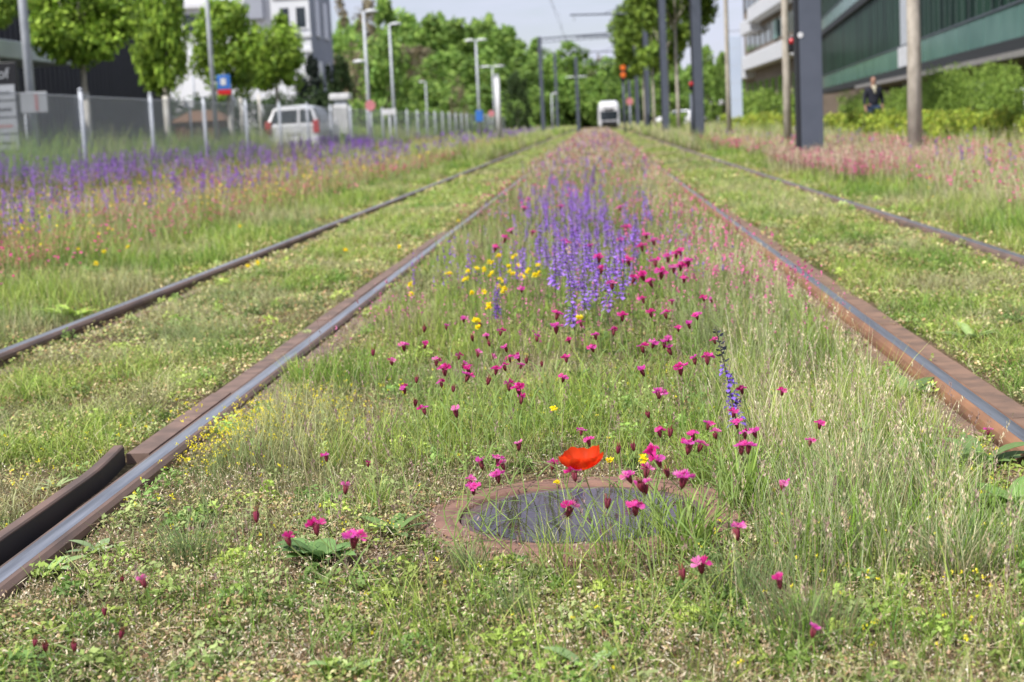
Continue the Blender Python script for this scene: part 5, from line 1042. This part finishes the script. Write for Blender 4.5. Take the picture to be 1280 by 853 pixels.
# far white parasol and awning
X = TX(890, 125); t = thing('white_parasol', 'far white parasol near the pylon', 'parasol', (X, 125, 0)); z = TZ(890, 120, 125); cyl(t, 'pole', [(0, 0, 0), (0, 0, z)], .04, M['galv']); mb = MB(); mb.lathe([(.001, z), (1.0, z-.45), (1.02, z-.7)], 8); mb.build('canopy', M['white'], t)
X = TX(884, 122); t = thing('picnic_table', 'far white table under the parasol', 'table', (X, 122, .05)); mb = MB(); mb.box((-.9, -.4, .7), (.9, .4, .76)); mb.build('tabletop', M['white'], t)
for a in (-1, 1):
    for b in (-1, 1): cyl(t, 'leg', [(a*.8, b*.3, 0), (a*.8, b*.3, .7)], .03, M['galv'], 6)
# tram signals
def signal(px, py, Y, label, lamps, m, r=.17):
    X = TX(px, Y); z = TZ(px, py, Y); t = thing('tram_signal', label, 'signal', (X, Y, .0)); mb = MB(); mb.box((-r, -.1, z-.55*len(lamps)*.5*r/.17-.1), (r, .1, z+r*1.6)); mb.build('housing', M['black'], t, bev=.03)
    if Y > 30: cyl(t, 'post', [(0, .05, 0), (0, .05, z-.3)], .05, M['mast'])
    else: cyl(t, 'bracket', [(0, .05, z), (.15, .05, z)], .02, M['mast'])
    for dz in lamps: mb = MB(); mb.lathe([(.0005, .03), (r*.6, .015), (r, 0)], 18); o = mb.build('signal_lamp', m, t, True); o.rotation_euler = (PI/2, 0, 0); o.location = (0, -.105, z+dz)
signal(781, 89, 101, 'tram signal with two orange lamps among the masts', (.2, -.24), M['orange']); signal(865, 105, 51, 'dark signal head with one red lamp beside the second mast', (.0,), M['red'], .07)
signal(991, 52, 27, 'small red lamp box close to the left side of the nearest mast', (.0,), M['red'], .05)
# ------------------------------------------------------------------ person
def skinmesh(name, joints, edges, m, parent, sub=2):
    me = bpy.data.meshes.new(name); me.from_pydata([j[:3] for j in joints], edges, []); o = link(name, me, m, parent)
    s = o.modifiers.new('skin', 'SKIN'); s.use_smooth_shade = True
    for v, j in zip(me.skin_vertices[0].data if me.skin_vertices else [], joints): v.radius = (j[3], j[4] if len(j) > 4 else j[3])
    return o, s
def skinned(name, joints, edges, m, parent, root=0):
    me = bpy.data.meshes.new(name); me.from_pydata([j[:3] for j in joints], edges, []); o = bpy.data.objects.new(name, me); C.objects.link(o)
    o.modifiers.new('skin', 'SKIN').use_smooth_shade = True
    lay = me.skin_vertices[0].data
    for i, j in enumerate(joints): lay[i].radius = (j[3], j[4] if len(j) > 4 else j[3]); lay[i].use_root = (i == root)
    o.modifiers.new('sub', 'SUBSURF').levels = 2; o.modifiers['sub'].render_levels = 2
    dg = bpy.context.evaluated_depsgraph_get(); m2 = bpy.data.meshes.new_from_object(o.evaluated_get(dg)); m2.name = name; bpy.data.objects.remove(o)
    m2.materials.clear(); return link(name, m2, m, parent)
def person():
    Y = 44.5; X = TX(1092, Y); t = thing('person', 'person in a dark jacket, pale scarf and blue jeans walking by the hedge', 'person', (X, Y, .077), .15); t.scale = (.96, .96, .96)
    J = [(0, 0, .95, .13, .10), (0, 0, 1.15, .12, .09), (0, 0, 1.36, .15, .10), (0, 0, 1.46, .06), (0, -.01, 1.53, .055), (0, -.02, 1.60, .075, .085), (0, -.02, 1.68, .075, .09), (0, -.01, 1.73, .05, .06),
         (-.17, 0, 1.40, .055), (-.24, .02, 1.14, .042), (-.26, -.06, .90, .030), (.17, 0, 1.40, .055), (.24, .03, 1.14, .042), (.25, -.02, .90, .030),
         (-.10, 0, .88, .085), (-.10, -.09, .50, .058), (-.10, .02, .10, .04), (.10, 0, .88, .085), (.10, .02, .50, .058), (.10, .22, .14, .04), (-.10, -.12, .04, .035, .03), (.10, .12, .05, .035, .03)]
    E = [(0, 1), (1, 2), (2, 3), (3, 4), (4, 5), (5, 6), (6, 7), (2, 8), (8, 9), (9, 10), (2, 11), (11, 12), (12, 13), (0, 14), (14, 15), (15, 16), (0, 17), (17, 18), (18, 19), (16, 20), (19, 21)]
    n = len(J)
    for s, hx, hy in ((-1, -.26, -.06), (1, .25, -.02)):       # hands: palm, four fingers, thumb
        w_ = 10 if s < 0 else 13; J.append((hx, hy-.03, .84, .026, .014)); E.append((w_, len(J)-1)); pa = len(J)-1
        for k, L in enumerate((.065, .075, .07, .055)): J.append((hx, hy-.055+k*.018, .84-.05, .009)); E.append((pa, len(J)-1)); J.append((hx-s*.012, hy-.06+k*.018, .84-.05-L*.7, .007)); E.append((len(J)-2, len(J)-1))
        J.append((hx-s*.02, hy-.07, .82, .010)); E.append((pa, len(J)-1)); J.append((hx-s*.02, hy-.08, .785, .008)); E.append((len(J)-2, len(J)-1))
    skinned('body', J, E, M['skin'], t)
    skinned('jacket', [(0, 0, .86, .18, .14), (0, 0, 1.12, .165, .125), (0, 0, 1.34, .185, .13), (0, 0, 1.45, .09, .085), (-.19, 0, 1.40, .075), (-.255, .02, 1.14, .062), (-.27, -.05, .94, .05), (.19, 0, 1.40, .075), (.255, .03, 1.14, .062), (.26, -.01, .94, .05)], [(0, 1), (1, 2), (2, 3), (2, 4), (4, 5), (5, 6), (2, 7), (7, 8), (8, 9)], M['jacket'], t)
    skinned('trousers', [(0, 0, .93, .15, .12), (-.10, 0, .86, .105), (-.10, -.09, .50, .08), (-.10, .02, .13, .06), (.10, 0, .86, .105), (.10, .02, .50, .08), (.10, .21, .17, .06)], [(0, 1), (1, 2), (2, 3), (0, 4), (4, 5), (5, 6)], M['jeans'], t)
    skinned('scarf', [(-.07, -.05, 1.47, .04), (0, -.09, 1.45, .045), (.07, -.05, 1.47, .04), (.0, -.135, 1.35, .03, .02), (.01, -.14, 1.27, .022, .015)], [(0, 1), (1, 2), (1, 3), (3, 4)], M['scarf'], t, 1)
    skinned('hair', [(0, .04, 1.55, .075), (0, .03, 1.66, .092, .085), (0, -.01, 1.745, .085, .09)], [(0, 1), (1, 2)], M['hair'], t)
    for s, y_ in ((-1, -.12), (1, .12)):
        mb = MB(); mb.box((s*.10-.045, y_-.13, .0), (s*.10+.045, y_+.13, .09)); mb.build('shoe', M['black'], t, bev=.03)
    for s in (-1, 1): mb = MB(); mb.lathe([(.0005, -.01), (.009, 0), (.0005, .01)], 8); o = mb.build('eye', M['black'], t); o.location = (s*.032, -.108, 1.645)
    mb = MB(); mb.add([(-.012, -.105, 1.60), (.012, -.105, 1.60), (0, -.135, 1.605), (0, -.108, 1.65)], [(0, 2, 3), (2, 1, 3), (0, 1, 2)]); mb.build('nose', M['skin'], t)
    mb = MB(); mb.box((-.024, -.107, 1.570), (.024, -.098, 1.577)); mb.build('mouth', M['inkr'], t)
person()
